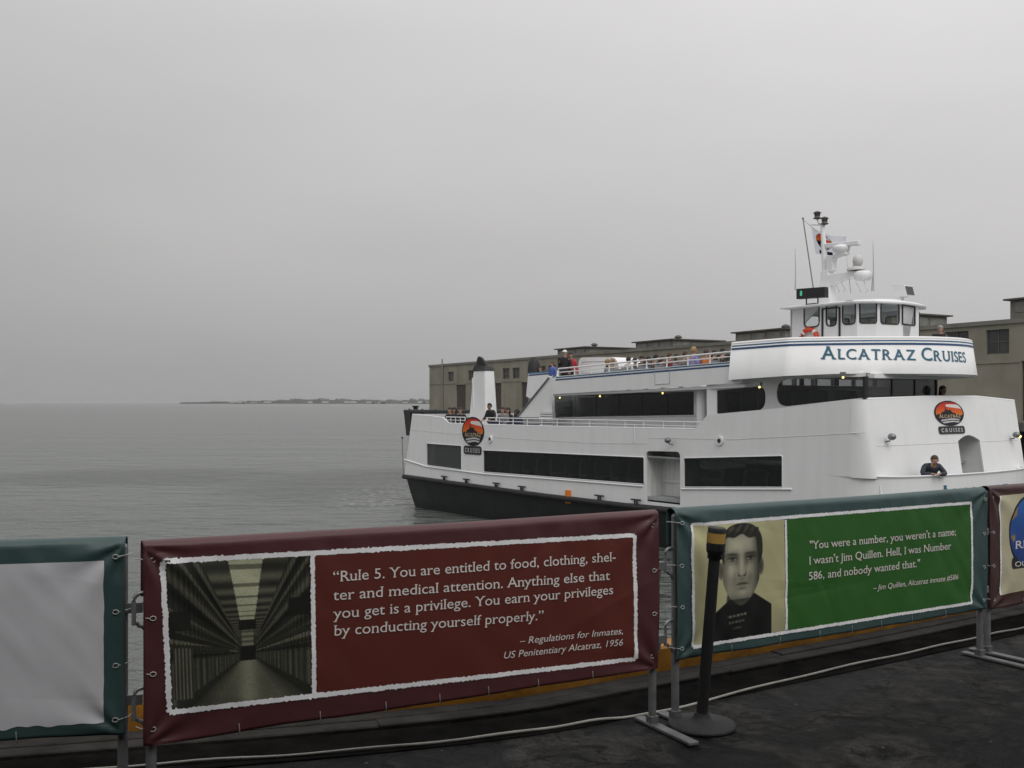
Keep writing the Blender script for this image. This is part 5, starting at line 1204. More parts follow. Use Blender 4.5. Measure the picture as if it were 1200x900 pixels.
# funnel
VFU = .75; f0 = [fs(546.5, 488, VFU), fs(584.5, 488, VFU + .65), fs(579.5, 434, VFU + .56), fs(554.5, 434.5, VFU + .09)]
zc = (f0[2][1] + f0[3][1]) / 2
mb = MB(); mb.frustum([(f0[0][0], VFU, Z2), (f0[1][0] + .05, VFU, Z2), (f0[1][0] + .05, VFU + .65, Z2), (f0[0][0], VFU + .65, Z2)], [(f0[3][0], VFU + .09, zc), (f0[2][0], VFU + .09, zc), (f0[2][0], VFU + .56, zc), (f0[3][0], VFU + .56, zc)]); fn_ = fb(mb, 'funnel', WHITE, bevel=.06)
uc0, uc1 = f0[3][0], f0[2][0]; mb = MB(); mb.frustum([(uc0 - .03, VFU + .06, zc + .003), (uc1 + .03, VFU + .06, zc + .003), (uc1 + .03, VFU + .59, zc + .003), (uc0 - .03, VFU + .59, zc + .003)], [(uc0 + .06, VFU + .14, zc + .24), (uc1 - .12, VFU + .14, zc + .16), (uc1 - .12, VFU + .50, zc + .16), (uc0 + .06, VFU + .50, zc + .24)])
fb(mb, 'funnel_cap', RUBBER, fn_)
finp = [fs(558, 432.5, 1.0), fs(570, 430, 1.0), fs(567.5, 424.5, 1.0), fs(563.5, 419, 1.0), fs(560.5, 417.3, 1.0), fs(558.8, 421, 1.0)]
mb = MB(); mb.plate(rpoly(finp, .06), [], .10, lambda a, b, w_: (a, 1.0 + w_, b)); fb(mb, 'exhaust_fin', RUBBER, fn_)
c0_, c1_ = fs(552, 443, .7), fs(552.5, 458, .7); mb = MB(); mb.tube([(c0_[0], .78, c0_[1]), (c1_[0] + .05, .82, c1_[1] - 1.4)], .035, 6); fb(mb, 'vent_pipe', WHITE2, fn_)
mb = MB(); mb.frustum([(f0[0][0], BEAM - VFU - 1.3, Z2), (f0[1][0] + .05, BEAM - VFU - 1.3, Z2), (f0[1][0] + .05, BEAM - VFU, Z2), (f0[0][0], BEAM - VFU, Z2)], [(uc0, BEAM - VFU - 1.15, 1.5), (uc1, BEAM - VFU - 1.15, 1.5), (uc1, BEAM - VFU - .15, 1.5), (uc0, BEAM - VFU - .15, 1.5)]); fb(mb, 'deck_locker', WHITE)
# lit lamps under the soffits
for px, py, v in ((656, 466.8, .85), (703, 465, .85), (776.5, 461.5, .85), (890, 454.5, -.0), (988, 443.2, None)):
    if v is None: u, z = fs(px, py, .55); v = .55
    else: u, z = fs(px, py, v)
    mb = MB(); mb.box((u - .06, v - .05, z + .05), (u + .06, v + .05, z + .16)); lo = fb(mb, 'deck_lamp', METAL); mb = MB(); mb.ball((u, v, z + .02), .032); fb(mb, 'lamp_bulb', BULB, lo)

# ---- bridge deck fascia
VC = BEAM / 2
side_u = [UB + .0 + (20.75 - UB) * k / 6 for k in range(7)]
fas = [(u, -.03) for u in side_u]
fas = [(u, -.03 + .0 * u) for u in side_u[:-1]]
K = .185
for k in range(25):
    v = -.02 + (VC + .02) * k / 24; fas.append((23.45 - K * (v - VC) ** 2 - .02 * abs(v - VC) ** 0, v))
fas = fas + [(u, BEAM - v) for u, v in reversed(fas[:-1])]
LF, atf = along(fas)
zft, zfb = 3.36, 2.42
def zb_at(s): return zfb - .12 * max(0, 1 - s / 3.2)
def zt_at(s): return zft - .035 * max(0, 1 - s / 2.5)
ns = 140; mb = MB(); rings = [[], [], [], []]
for i in range(ns + 1):
    s = LF[-1] * i / ns; u, v, tx, ty = atf(s); nx_, ny_ = ty, -tx; sm_ = min(s, LF[-1] - s)
    rings[0].append((u + nx_ * .10, v + ny_ * .10, zb_at(sm_))); rings[1].append((u - nx_ * .03, v - ny_ * .03, zt_at(sm_)))
    rings[2].append((u - nx_ * .13, v - ny_ * .13, zt_at(sm_))); rings[3].append((u - nx_ * .05, v - ny_ * .05, zb_at(sm_)))
mb.loft(rings + [rings[0]]); n_ = ns + 1
mb.add([r[0] for r in rings], [(0, 1, 2, 3)]); mb.add([r[-1] for r in rings], [(0, 1, 2, 3)])
fas_o = fb(mb, 'bridge_fascia', WHITE)
def fasmap(s, z, lift):
    u, v, tx, ty = atf(s); sm_ = min(s, LF[-1] - s); k = (z - zb_at(sm_)) / (zt_at(sm_) - zb_at(sm_)); o_ = .10 - .13 * k + lift
    return (u + ty * o_, v - tx * o_, z)
for dz_, hh_, m_ in ((-.045, .028, BLUEL), (-.125, .045, BLUE)):
    mb = MB(); r0, r1 = [], []
    for i in range(ns + 1):
        s = .02 + (LF[-1] - .04) * i / ns; z = zt_at(min(s, LF[-1] - s)) + dz_; r0.append(fasmap(s, z - hh_, .005)); r1.append(fasmap(s, z + hh_ * .3, .005))
    mb.loft([r0, r1]); fb(mb, 'stripe', m_, fas_o, fix=False)
fas_top = [(a, b, zt_at(0) + .0) for a, b in fas]
mb = MB(); mb.tube([(r[0] * .5 + q_[0] * .5, r[1] * .5 + q_[1] * .5, r[2] + .012) for r, q_ in zip(rings[1], rings[2])], .055, 8); fb(mb, 'fascia_capping', WHITE2, fas_o)
sA, yA = hit_curve(961.5, fas); sB, yB = hit_curve(1129.5, fas)
vf = smallcaps('Alcatraz Cruises'.upper(), .80, .05, .085)
zA = EYE + (HY - 420.6) * yA / F; zB_ = EYE + (HY - 424.4) * yB / F
capA = 15.9 * yA / F
def letmap(lift, dx=0, dz=0):
    def f(x, y, w_):
        s = sA + x + dx; t_ = x / (sB - sA); return fasmap(s, zA + (zB_ - zA) * t_ + y + dz, lift + w_ * .5)
    return f
put_text('name_lettering', vf, sB - sA, capA, letmap(.009), TEAL, fas_o, FZ)
put_text('lettering_shadow', vf, sB - sA, capA, letmap(.006, .022, -.018), TEALS, fas_o, FZ)
fb(slab([(u + (-.02 if abs(v - VC) < 3.6 else 0), min(max(v, .1), BEAM - .1)) for u, v in fas], zfb + .02, .06), 'bridge_deck', WHITE)
# aft corner wing under the fascia
mb = MB(); wq = [fs(800, 451.5, .0), fs(858, 447.5, .0), fs(858, 444, .0)]
# ---- wheelhouse
ZW = 2.44
wp_ = [(19.0, 2.3), (21.3, 2.3), (21.64, 2.71), (21.88, 3.62), (21.75, 4.6), (21.3, 5.3), (19.0, 5.3)]
ZR = 4.42
WROOT = None
def facet(i, holes_px, glassy=True):
    a, b = wp_[i], wp_[(i + 1) % len(wp_)]; L, f_ = fline(a, b)
    hs2 = []
    for h in holes_px:
        if h[0] == 'px': x0, y0, x1, y1, r_ = h[1:]; p0 = fp(x0, y0, a, b); p1 = fp(x1, y1, a, b); hs2.append(rect(p0[0], p1[1], p1[0], p0[1], r_))
        else: hs2.append(rect(*h[1:]))
    m_ = MB(); m_.plate([(0, ZW), (L, ZW), (L, ZR), (0, ZR)], hs2, .06, f_); o_ = fb(m_, 'wheelhouse_wall', WHITE)
    for h in hs2:
        g = MB(); g.add([f_(p[0], p[1], .03) for p in h], [tuple(range(len(h)))]); w_ = fb(g, 'wheelhouse_window', CGLASS, o_, fix=False)
        m_ = MB(); pts = [f_(p[0], p[1], -.004) for p in h]; m_.tube(pts + [pts[0]], .022, 6); fb(m_, 'window_gasket', DMETAL, o_)
    return o_, f_
o_, f_ = facet(0, [('px', 942.5, 357, 960, 382.5, .14), ('px', 968.3, 357, 980.3, 381.5, .14), ('px', 987.5, 353.5, 1002.5, 379.5, .14)])
d_ = [(fp(x, y, wp_[0], wp_[1])[0], ZR - .06) for x, y in ((964, 352.5), (984, 352.5))]
mb = MB(); fr_ = rect(d_[0][0], ZW, d_[1][0], d_[0][1], .0); ring_ = [f_(a, b, -.006) for a, b in fr_]; 
for k in (0, 1):
    xx = d_[k][0]; mb.box((wp_[0][0] + xx - .03, 2.28, ZW), (wp_[0][0] + xx + .03, 2.297, d_[0][1]))
mb.box((wp_[0][0] + d_[0][0], 2.28, d_[0][1] - .02), (wp_[0][0] + d_[1][0], 2.297, d_[0][1] + .02)); fb(mb, 'door_frame', DMETAL, o_)
mb = MB(); mb.tube([(wp_[0][0] + d_[0][0] + .12, 2.25, 3.35), (wp_[0][0] + d_[0][0] + .12, 2.25, 3.5)], .015, 6); fb(mb, 'door_handle', DMETAL, o_)
facet(1, [('px', 1007.5, 354.5, 1027, 378.5, .06)]); facet(2, [('px', 1032, 355, 1053.5, 380, .10)]); facet(3, [('px', 1057.5, 357.5, 1072, 381.5, .04)])
facet(4, [('m', .08, 3.3, .74, 4.28, .08)]); facet(5, [('m', .10, 3.15, 1.1, 4.3, .12), ('m', 1.2, 3.15, 2.2, 4.3, .12)]); facet(6, [('m', .12, 3.15, 1.43, 4.3, .12), ('m', 1.57, 3.15, 2.88, 4.3, .12)])
mb = MB(); mb.box((21.0, 2.75, ZW), (21.4, 4.9, 3.3)); mb.box((20.9, 3.2, 3.3), (21.25, 4.4, 3.42)); fb(mb, 'helm_console', mat('console_grey', (.12, .12, .125), .6))
def roofring(e, z): 
    cx_, cy_ = 20.5, 3.8; return [(cx_ + (u - cx_) * (1 + e * .45), cy_ + (v - cy_) * (1 + e), z) for u, v in wp_]
mb = MB(); mb.loft([roofring(0, ZR + .002), roofring(.20, ZR + .015), roofring(.205, ZR + .055), roofring(-.1, ZR + .13), roofring(-.5, ZR + .19)], closed=True, smooth=False)
mb.add(roofring(-.5, ZR + .19), [tuple(range(7))]); mb.add(roofring(0, ZR + .002), [tuple(range(7))]); wr_o = fb(mb, 'wheelhouse_roof', WHITE)
# ---- mast, radars, aerials on the wheelhouse roof
VM = 3.78
def mp(px, py): u, z = fs(px, py, VM); return (u, VM, z)
mb = MB(); a, b, c, d = mp(964, 351), mp(978, 349), mp(973.5, 318), mp(964.5, 318)
mb.frustum([(a[0], VM - .2, ZR + .1), (b[0], VM - .2, ZR + .1), (b[0], VM + .2, ZR + .1), (a[0], VM + .2, ZR + .1)], [(d[0], VM - .13, d[2]), (c[0], VM - .13, d[2]), (c[0], VM + .13, d[2]), (d[0], VM + .13, d[2])])
mast = fb(mb, 'mast', WHITE, bevel=.02)
mb = MB(); mb.tube([mp(967.5, 320), mp(965.5, 290), mp(963.5, 262)], .11, 10, .06); mb.tube([mp(964, 263.5), mp(950, 263.5)], .02, 6); fb(mb, 'mast_pole', WHITE, mast)
mb = MB(); p_ = [fs(*x, VM) for x in ((966, 324), (1006, 318), (1010, 321.5), (984, 330), (974, 336), (966, 334))]; mb.plate(p_, [], .3, lambda a, b, w_: (a, VM - .15 + w_, b)); fb(mb, 'mast_platform', WHITE, mast)
mb = MB(); p_ = [fs(*x, VM) for x in ((970.5, 301), (986, 297.5), (993, 295), (993, 298), (979, 302), (977.5, 306), (977.8, 316), (975, 318.5), (971, 317))]; mb.plate(p_, [], .24, lambda a, b, w_: (a, VM - .12 + w_, b)); fb(mb, 'radar_bracket', WHITE, mast)
mb = MB(); c = mp(986, 298); mb.lathe((c[0], VM, c[2]), [(.14, 0), (.24, .1), (.27, .2), (.2, .26), (.06, .30)], 14); rp = fb(mb, 'radar_pedestal', WHITE2, mast)
mb = MB(); a, b = mp(965, 288.3), mp(1007, 284.6); mb.frustum([(a[0], VM - .06, a[2] - .07), (b[0], VM - .06, b[2] - .07), (b[0], VM + .1, b[2] - .07), (a[0], VM + .1, a[2] - .07)], [(a[0], VM - .06, a[2] + .07), (b[0], VM - .06, b[2] + .07), (b[0], VM + .1, b[2] + .07), (a[0], VM + .1, a[2] + .07)]); rb_ = fb(mb, 'radar_scanner', WHITE2, rp, bevel=.02)
mb = MB(); c = mp(1011, 323); mb.lathe((c[0], VM, c[2] - .14), [(.20, 0), (.26, .06), (.27, .2), (.2, .27), (.05, .29)], 16); fb(mb, 'radar_dome', WHITE2, mast)
mb = MB(); c = mp(1003.5, 317); mb.lathe((c[0], VM, c[2]), [(.28, 0), (.28, .05), (.1, .13), (.1, .2)], 14); mb.ball((c[0] + .05, VM, c[2] + .28), .15, .15, .19); fb(mb, 'satellite_dome', mat('dome_grey', (.55, .55, .54), .5), mast)
for (px, py, px2, py2) in ((957.7, 256.5, 957.7, 248), (966.3, 263, 966.3, 254.5)):
    mb = MB(); c = mp(px, py); h_ = mp(px2, py2)[2] - c[2]; mb.lathe((c[0], VM, c[2]), [(.10, 0), (.13, .03), (.07, .05), (.09, h_ * .4), (.09, h_ * .75), (.13, h_ * .8), (.09, h_ * .95), (.03, h_ + .02)], 12); fb(mb, 'mast_lantern', mat('lantern_dark', (.09, .085, .075), .4), mast)
mb = MB(); mb.tube([mp(957.7, 257), mp(960, 262), mp(964, 264)], .03, 6); mb.tube([mp(966.3, 263.5), mp(965, 267), mp(964, 270)], .03, 6); fb(mb, 'lantern_bracket', WHITE2, mast)
for pts, r_ in (([(932, 340), (932.3, 318), (931.7, 292)], .022), ([(1023.8, 341), (1023.5, 308), (1023, 283)], .022), ([(1021.5, 341), (1023, 318)], .02), ([(997, 343), (992, 300)], .012)):
    mb = MB(); mb.tube([mp(*x) for x in pts], r_, 6, r_ * .3); fb(mb, 'aerial', mat('aerial_grey', (.45, .45, .45), .5))
mb = MB(); c = mp(1020, 341.5); mb.lathe((c[0], VM, ZR + .16), [(.28, 0), (.28, .03), (.1, .07)], 14); fb(mb, 'aerial_base', DMETAL)
for i, (a, b) in enumerate((((978, 331), (982, 343)), ((985, 329), (988, 342)), ((1003, 331), (1007, 342)), ((1012, 329), (1014, 343)))):
    A_, B_2 = mp(*a), mp(*b); mb = MB(); mb.tube([A_, ((A_[0] + B_2[0]) / 2 + .12, VM, (A_[2] + B_2[2]) / 2 - .12), B_2], .012, 5); fb(mb, 'mast_cable', WHITE2, mast)
# route sign box with green figure
a, b = fs(933, 350.5, 2.3), fs(966.4, 348.5, 2.3); c, d = fs(933, 338.5, 2.3), fs(966.4, 336, 2.3)
mb = MB(); mb.plate([a, b, d, c], [], .18, lambda x, y, w_: (x, 2.3 + w_, y)); sg = fb(mb, 'sign_box', mat('sign_black', (.012, .012, .013), .35), bevel=.01)
put_text('sign_figure', glyphs('8', 0), .08, .15, lambda x, y, w_: (fs(937.5, 345, 2.3)[0] + x, 2.294, fs(937.5, 346.6, 2.3)[1] + y), GREENLED, sg, FZ)
mb = MB(); mb.tube([(a[0] + .3, 2.39, ZR + .0), (a[0] + .3, 2.39, a[1] + .05)], .02, 6); mb.tube([(b[0] - .3, 2.39, ZR + .05), (b[0] - .3, 2.39, b[1] + .05)], .02, 6); fb(mb, 'sign_leg', DMETAL, sg)
# floodlight on the roof
u, z = fs(1054, 342.5, 4.3); mb = MB(); mb.plate(rpoly([(u - .02, z - .17), (u + .36, z - .12), (u + .28, z + .17), (u - .1, z + .2)], .03), [], .42, lambda a, b, w_: (a, 4.1 + w_, b)); fl_ = fb(mb, 'search_light', WHITE2)
mb = MB(); mb.plate([(u + .37, 4.12), (u + .37, 4.5)], [], .01, lambda a, b, w_: (a, b, 0)) if False else mb.add([(u + .368, 4.12, z - .11), (u + .368, 4.50, z - .11), (u + .296, 4.50, z + .15), (u + .296, 4.12, z + .15)], [(0, 1, 2, 3)]); fb(mb, 'lamp_glass', DGLASS, fl_, fix=False)
mb = MB(); mb.tube([(u + .1, 4.3, ZR + .1), (u + .1, 4.3, z - .1)], .04, 8); fb(mb, 'lamp_mount', WHITE2, fl_)

# ---- things carried by the ferry that hang or stand free: life ring, flag
def fthing(name, label, cat, u, v, z, rz=0.0, group=None):
    x, y = W(u, v); return thing(name, label, cat, (x, y, z), math.atan2(FD[1], FD[0]) + rz, group)
ul, zl = fs(948.5, 397, 2.24)
lr = fthing('life_ring', 'orange-red life ring hanging on the side of the ferry wheelhouse', 'life ring', ul, 2.22, zl)
mb = MB(); mb.tube([(.27 * math.cos(k * math.pi / 12), 0, .27 * math.sin(k * math.pi / 12)) for k in range(25)], .07, 10); mb.build('ring', LIFER, lr)
for k in range(4):
    q_ = math.pi / 4 + k * math.pi / 2; mb = MB(); mb.tube([(.27 * math.cos(q_ + e), 0, .27 * math.sin(q_ + e)) for e in (-.14, 0, .14)], .073, 10); mb.build('white_band', LETW, lr)
fa = mp(941, 256); fb_ = mp(953, 337)
fl = fthing('house_flag', 'white company flag with a round badge flying by the ferry mast', 'flag', fa[0], VM, WATER)
off = (fa[0], VM, WATER)
mb = MB(); mb.tube([fb_, mp(950.5, 320), fa], .018, 6); mb.ball(fa, .035); mb.tube([mp(941, 257), mp(958, 272)], .006, 4); mb.build('flag_pole', METAL, fl, off)
fq = [mp(942.5, 264), mp(983, 275), mp(985, 298), mp(947.5, 296)]
def flagmap(a, b):
    x = [(fq[0][i] * (1 - a) + fq[1][i] * a) * (1 - b) + (fq[3][i] * (1 - a) + fq[2][i] * a) * b for i in range(3)]
    return (x[0], x[1] + .35 + .10 * math.sin(a * 9 + b * 2) * a, x[2] - .12 * math.sin(a * math.pi) * (1 - .5 * b))
def flag_fn(A, B_):
    x = (A - .34) / .25; y = -(B_ - .40) / .34; r = np.hypot(x, y); c = np.full(A.shape + (3,), .93); c[..., 2] = .97
    b_ = badge_fn(np.clip(x, -1, 1), np.clip(y, -1, 1)); c = np.where((r < 1)[..., None], b_, c)
    bar = (np.abs(A - .34) < .2) & (np.abs(B_ - .88) < .07); c = np.where(bar[..., None], np.array([.08, .08, .16]), c); return c
fm_ = vcol_mat('flag_fabric', .8); t = fm_.node_tree; tl_ = N('ShaderNodeBsdfTranslucent', t); mx_ = N('ShaderNodeMixShader', t); mx_.inputs[0].default_value = .55
at_n = [n for n in t.nodes if n.type == 'ATTRIBUTE'][0]; t.links.new(at_n.outputs['Color'], tl_.inputs[0]); t.links.new(t.nodes['Principled BSDF'].outputs[0], mx_.inputs[1]); t.links.new(tl_.outputs[0], mx_.inputs[2]); t.links.new(mx_.outputs[0], t.nodes['Material Output'].inputs[0])
paint('flag_cloth', flag_fn, 70, 50, flagmap, fm_, fl, off)
# ------------------------------------------------------------------ people
def skin_mesh(joints, edges, root, sub=1):
    """a limbed body grown as one continuous surface round a skeleton"""
    me = bpy.data.meshes.new('body'); names = list(joints); idx = {n: i for i, n in enumerate(names)}
    me.from_pydata([joints[n][0] for n in names], [(idx[a], idx[b]) for a, b in edges], [])
    o = bpy.data.objects.new('body', me); COL.objects.link(o)
    o.modifiers.new('skin', 'SKIN'); s = o.modifiers.new('sub', 'SUBSURF'); s.levels = sub; s.render_levels = sub
    for n in names:
        sv = me.skin_vertices[0].data[idx[n]]; r = joints[n][1]; sv.radius = r if isinstance(r, tuple) else (r, r); sv.use_root = (n == root)
    bpy.context.view_layer.update(); dg = bpy.context.evaluated_depsgraph_get()
    res = bpy.data.meshes.new_from_object(o.evaluated_get(dg)); bpy.data.objects.remove(o); bpy.data.meshes.remove(me)
    for p in res.polygons: p.use_smooth = True
    return res
POSES = {}
def base(pel, belly, chest, neckb, neck, head, sh, el, wr_, hip, knee, ank, lean=(0, 0)):
    J = {'pelvis': (pel, (.125, .15)), 'belly': (belly, (.11, .14)), 'chest': (chest, (.115, .165)), 'neckb': (neckb, .075), 'neck': (neck, .055)}
    hx, hy, hz = head
    J['jaw'] = ((hx + .025, hy, hz - .075), .062); J['head'] = ((hx, hy, hz), (.092, .08)); J['crown'] = ((hx - .015, hy, hz + .085), .06)
    for s, n in ((1, 'l'), (-1, 'r')):
        f = lambda p: (p[0], p[1] * s, p[2])
        J['sh' + n] = (f(sh), .062); J['el' + n] = (f(el), .045); J['wr' + n] = (f(wr_), .028)
        d = (Vector(wr_) - Vector(el)).normalized(); pm = Vector(wr_) + d * .07
        J['pa' + n] = (f(tuple(pm)), (.018, .036)); 
        J['hip' + n] = (f(hip), .088); J['kn' + n] = (f(knee), .058); J['an' + n] = (f(ank), .038); J['toe' + n] = (f((ank[0] + .15, ank[1] + .01, ank[2] - .045)), .03)
    E = [('pelvis', 'belly'), ('belly', 'chest'), ('chest', 'neckb'), ('neckb', 'neck'), ('neck', 'jaw'), ('jaw', 'head'), ('head', 'crown')]
    for n in 'lr': E += [('chest', 'sh' + n), ('sh' + n, 'el' + n), ('el' + n, 'wr' + n), ('wr' + n, 'pa' + n), ('pelvis', 'hip' + n), ('hip' + n, 'kn' + n), ('kn' + n, 'an' + n), ('an' + n, 'toe' + n)]
    return J, E
POSES['stand'] = base((0, 0, .95), (0, 0, 1.10), (0, 0, 1.32), (0, 0, 1.45), (.01, 0, 1.51), (.025, 0, 1.635), (0, .185, 1.41), (-.03, .25, 1.13), (.08, .24, .90), (0, .09, .90), (.02, .10, .5), (-.02, .10, .085))
POSES['rail'] = base((-.05, 0, .95), (0, 0, 1.10), (.07, 0, 1.31), (.10, 0, 1.44), (.13, 0, 1.50), (.16, 0, 1.62), (.07, .185, 1.40), (.10, .27, 1.14), (.32, .20, 1.07), (-.05, .09, .90), (-.02, .10, .5), (-.06, .10, .085))
POSES['lean'] = base((-.08, 0, .92), (.02, 0, 1.05), (.22, 0, 1.20), (.33, 0, 1.30), (.37, 0, 1.35), (.43, 0, 1.445), (.24, .19, 1.27), (.36, .30, 1.08), (.52, .10, 1.10), (-.08, .09, .88), (.0, .10, .5), (-.08, .10, .085))
POSES['sit'] = base((0, 0, .55), (0, 0, .70), (.0, 0, .92), (.02, 0, 1.05), (.03, 0, 1.11), (.05, 0, 1.235), (0, .185, 1.01), (.05, .24, .75), (.28, .16, .66), (.04, .10, .53), (.42, .11, .52), (.40, .11, .085))
CLOTHTOP = ['pelvis', 'belly', 'chest', 'neckb', 'shl', 'shr', 'ell', 'elr', 'wrl', 'wrr']; TROU = ['pelvis', 'hipl', 'hipr', 'knl', 'knr', 'anl', 'anr']
CACHE = {}
def pose_meshes(pose):
    if pose in CACHE: return CACHE[pose]
    J, E = POSES[pose]; body = skin_mesh(J, E, 'pelvis')
    # eyes, nose, ears and five-fingered hands become part of the same figure
    b = bmesh.new(); b.from_mesh(body); hx, hy, hz = J['head'][0]
    def blob(c, r, mi):
        t = MB(); t.ball(c, *r, n=8, m=6); vs = [b.verts.new(v) for v in t.v]
        for f in t.f:
            try: nf = b.faces.new([vs[i] for i in f]); nf.material_index = mi; nf.smooth = True
            except ValueError: pass
    for s in (1, -1):
        blob((hx + .088, .032 * s, hz + .008), (.012, .014, .009), 1); blob((hx - .0, .088 * s, hz - .005), (.022, .012, .032), 0)
    blob((hx + .098, 0, hz - .022), (.018, .013, .024), 0); blob((hx + .088, 0, hz - .062), (.010, .026, .007), 2)
    for n, s in (('l', 1), ('r', -1)):
        w_ = Vector(J['wr' + n][0]); p = Vector(J['pa' + n][0]); d = (p - w_).normalized(); side = Vector((0, s, 0)); side = (side - d * side.dot(d)).normalized(); dn = d.cross(side) * s; dn = dn if dn.z < 0 else -dn
        for k, (o_, ln) in enumerate(((-.027, .062), (-.009, .075), (.009, .078), (.027, .070))):
            t = MB(); r0 = p + side * o_; t.tube([r0, r0 + d * ln * .55 + dn * .012, r0 + d * ln * .85 + dn * .04], .0095, 6, .007)
            vs = [b.verts.new(v) for v in t.v]
            for f in t.f: nf = b.faces.new([vs[i] for i in f]); nf.smooth = True
        t = MB(); r0 = w_ + d * .03 - side * .028; t.tube([r0, r0 - side * .028 + d * .025 + dn * .01, r0 - side * .03 + d * .055 + dn * .015], .0105, 6, .008)
        vs = [b.verts.new(v) for v in t.v]
        for f in t.f: nf = b.faces.new([vs[i] for i in f]); nf.smooth = True
    b.to_mesh(body); b.free()
    def sub(keep, grow_):
        jj = {}
        for n in keep:
            c, r = J[n]; r = r if isinstance(r, tuple) else (r, r); jj[n] = (c, (r[0] + grow_, r[1] + grow_))
        return skin_mesh(jj, [e for e in E if e[0] in keep and e[1] in keep], 'pelvis')
    top_ = sub(CLOTHTOP, .024); tr = sub(TROU, .018)
    sh = skin_mesh({'a': ((J['anl'][0][0], J['anl'][0][1], .06), .05), 'b': (J['toel'][0], .042)}, [('a', 'b')], 'a'); 
    sh2 = skin_mesh({'a': ((J['anr'][0][0], J['anr'][0][1], .06), .05), 'b': (J['toer'][0], .042)}, [('a', 'b')], 'a')
    CACHE[pose] = (body, top_, tr, sh, sh2, (hx, hy, hz)); return CACHE[pose]
def hair_mesh(h, style):
    hx, hy, hz = h; m_ = MB()
    if style == 'cap':
        m_.ball((hx - .012, 0, hz + .03), .108, .098, .105, z0=.05); m_.box((hx + .06, -.06, hz + .035), (hx + .17, .06, hz + .048))
    elif style == 'hood': m_.ball((hx - .035, 0, hz + .0), .125, .12, .15, z0=-.9); m_.ball((hx - .04, 0, hz - .12), .12, .15, .08)
    else:
        m_.ball((hx - .018, 0, hz + .03), .104, .096, .105, z0=.10); m_.ball((hx - .045, 0, hz + .015), .085, .094, .10, z0=-.75)
        if style == 'long': m_.ball((hx - .055, 0, hz - .10), .065, .10, .17)
    return m_
SKIN = [mat('skin_light', (.42, .24, .17), .6), mat('skin_tan', (.30, .16, .10), .6), mat('skin_dark', (.13, .07, .05), .6)]
EYEM = mat('eye_dark', (.02, .015, .012), .3); LIP = mat('lip', (.28, .10, .09), .5)
HAIR = {'black': (.012, .011, .010), 'brown': (.05, .03, .018), 'grey': (.28, .27, .26), 'fair': (.30, .20, .10), 'white': (.65, .65, .65), 'red': (.4, .03, .03)}
FABRIC = {'black': (.013, .013, .015), 'navy': (.025, .035, .07), 'red': (.36, .02, .03), 'blue': (.08, .13, .42), 'lilac': (.20, .20, .52), 'orange': (.55, .16, .03), 'grey': (.16, .16, .17), 'brown': (.09, .05, .03), 'white': (.6, .6, .62), 'plaid': (.028, .034, .048), 'khaki': (.20, .16, .10), 'maroon': (.15, .02, .03)}
def person(label, u, v, zf, face, pose, top_, hair=('short', 'black'), trou='navy', skin=0, h=1.0, group=None):
    """feet at ship point u, v on a floor at zf; face is the heading in degrees from the bow towards port"""
    x, y = W(u, v); body, tp_, tr, s1, s2, hd_ = pose_meshes(pose)
    o = thing('person', label, 'person', (x, y, zf), math.atan2(FD[1], FD[0]) + R(face), group); o.scale = (h, h, h)
    def add(me, name, m_):
        me = me.copy(); me.materials.clear()
        for k in (m_ if isinstance(m_, list) else [m_]): me.materials.append(k)
        ob = bpy.data.objects.new(name, me); COL.objects.link(ob); ob.parent = o; return ob
    add(body, 'body', [SKIN[skin], EYEM, LIP]); add(tp_, 'jacket', mat('cloth_' + top_, FABRIC[top_], .8, var=.15, scale=8)); add(tr, 'trousers', mat('cloth_' + trou, FABRIC[trou], .8, var=.15, scale=8))
    sm_ = mat('shoe_black', (.015, .015, .015), .6); add(s1, 'shoe', sm_); add(s2, 'shoe', sm_)
    nm = 'cap' if hair[0] == 'cap' else ('hood' if hair[0] == 'hood' else 'hair')
    hair_mesh(hd_, hair[0]).build(nm, mat('hair_' + hair[1], HAIR[hair[1]], .7), o)
    return o
# at the bow
v = fu(1088, 545, 23.62)[0]
person('person in a dark jacket leaning with both arms on the bow bulwark', 23.62, v, ZF - 1.02, -38, 'lean', 'plaid', ('short', 'brown'), 'navy', 0)
r_ = ray(1106, 460)
person('person with long dark hair looking out over the front bulwark of the ferry', 22.62, fu(1104.5, 460, 22.62)[0], .37, -20, 'stand', 'black', ('long', 'black'), 'navy', 1)
person('grey-haired person in a dark coat standing beside the wheelhouse', fs(1102, 390, 6.3)[0], 6.3, 2.44, -60, 'stand', 'black', ('short', 'grey'), 'navy', 0, .88)
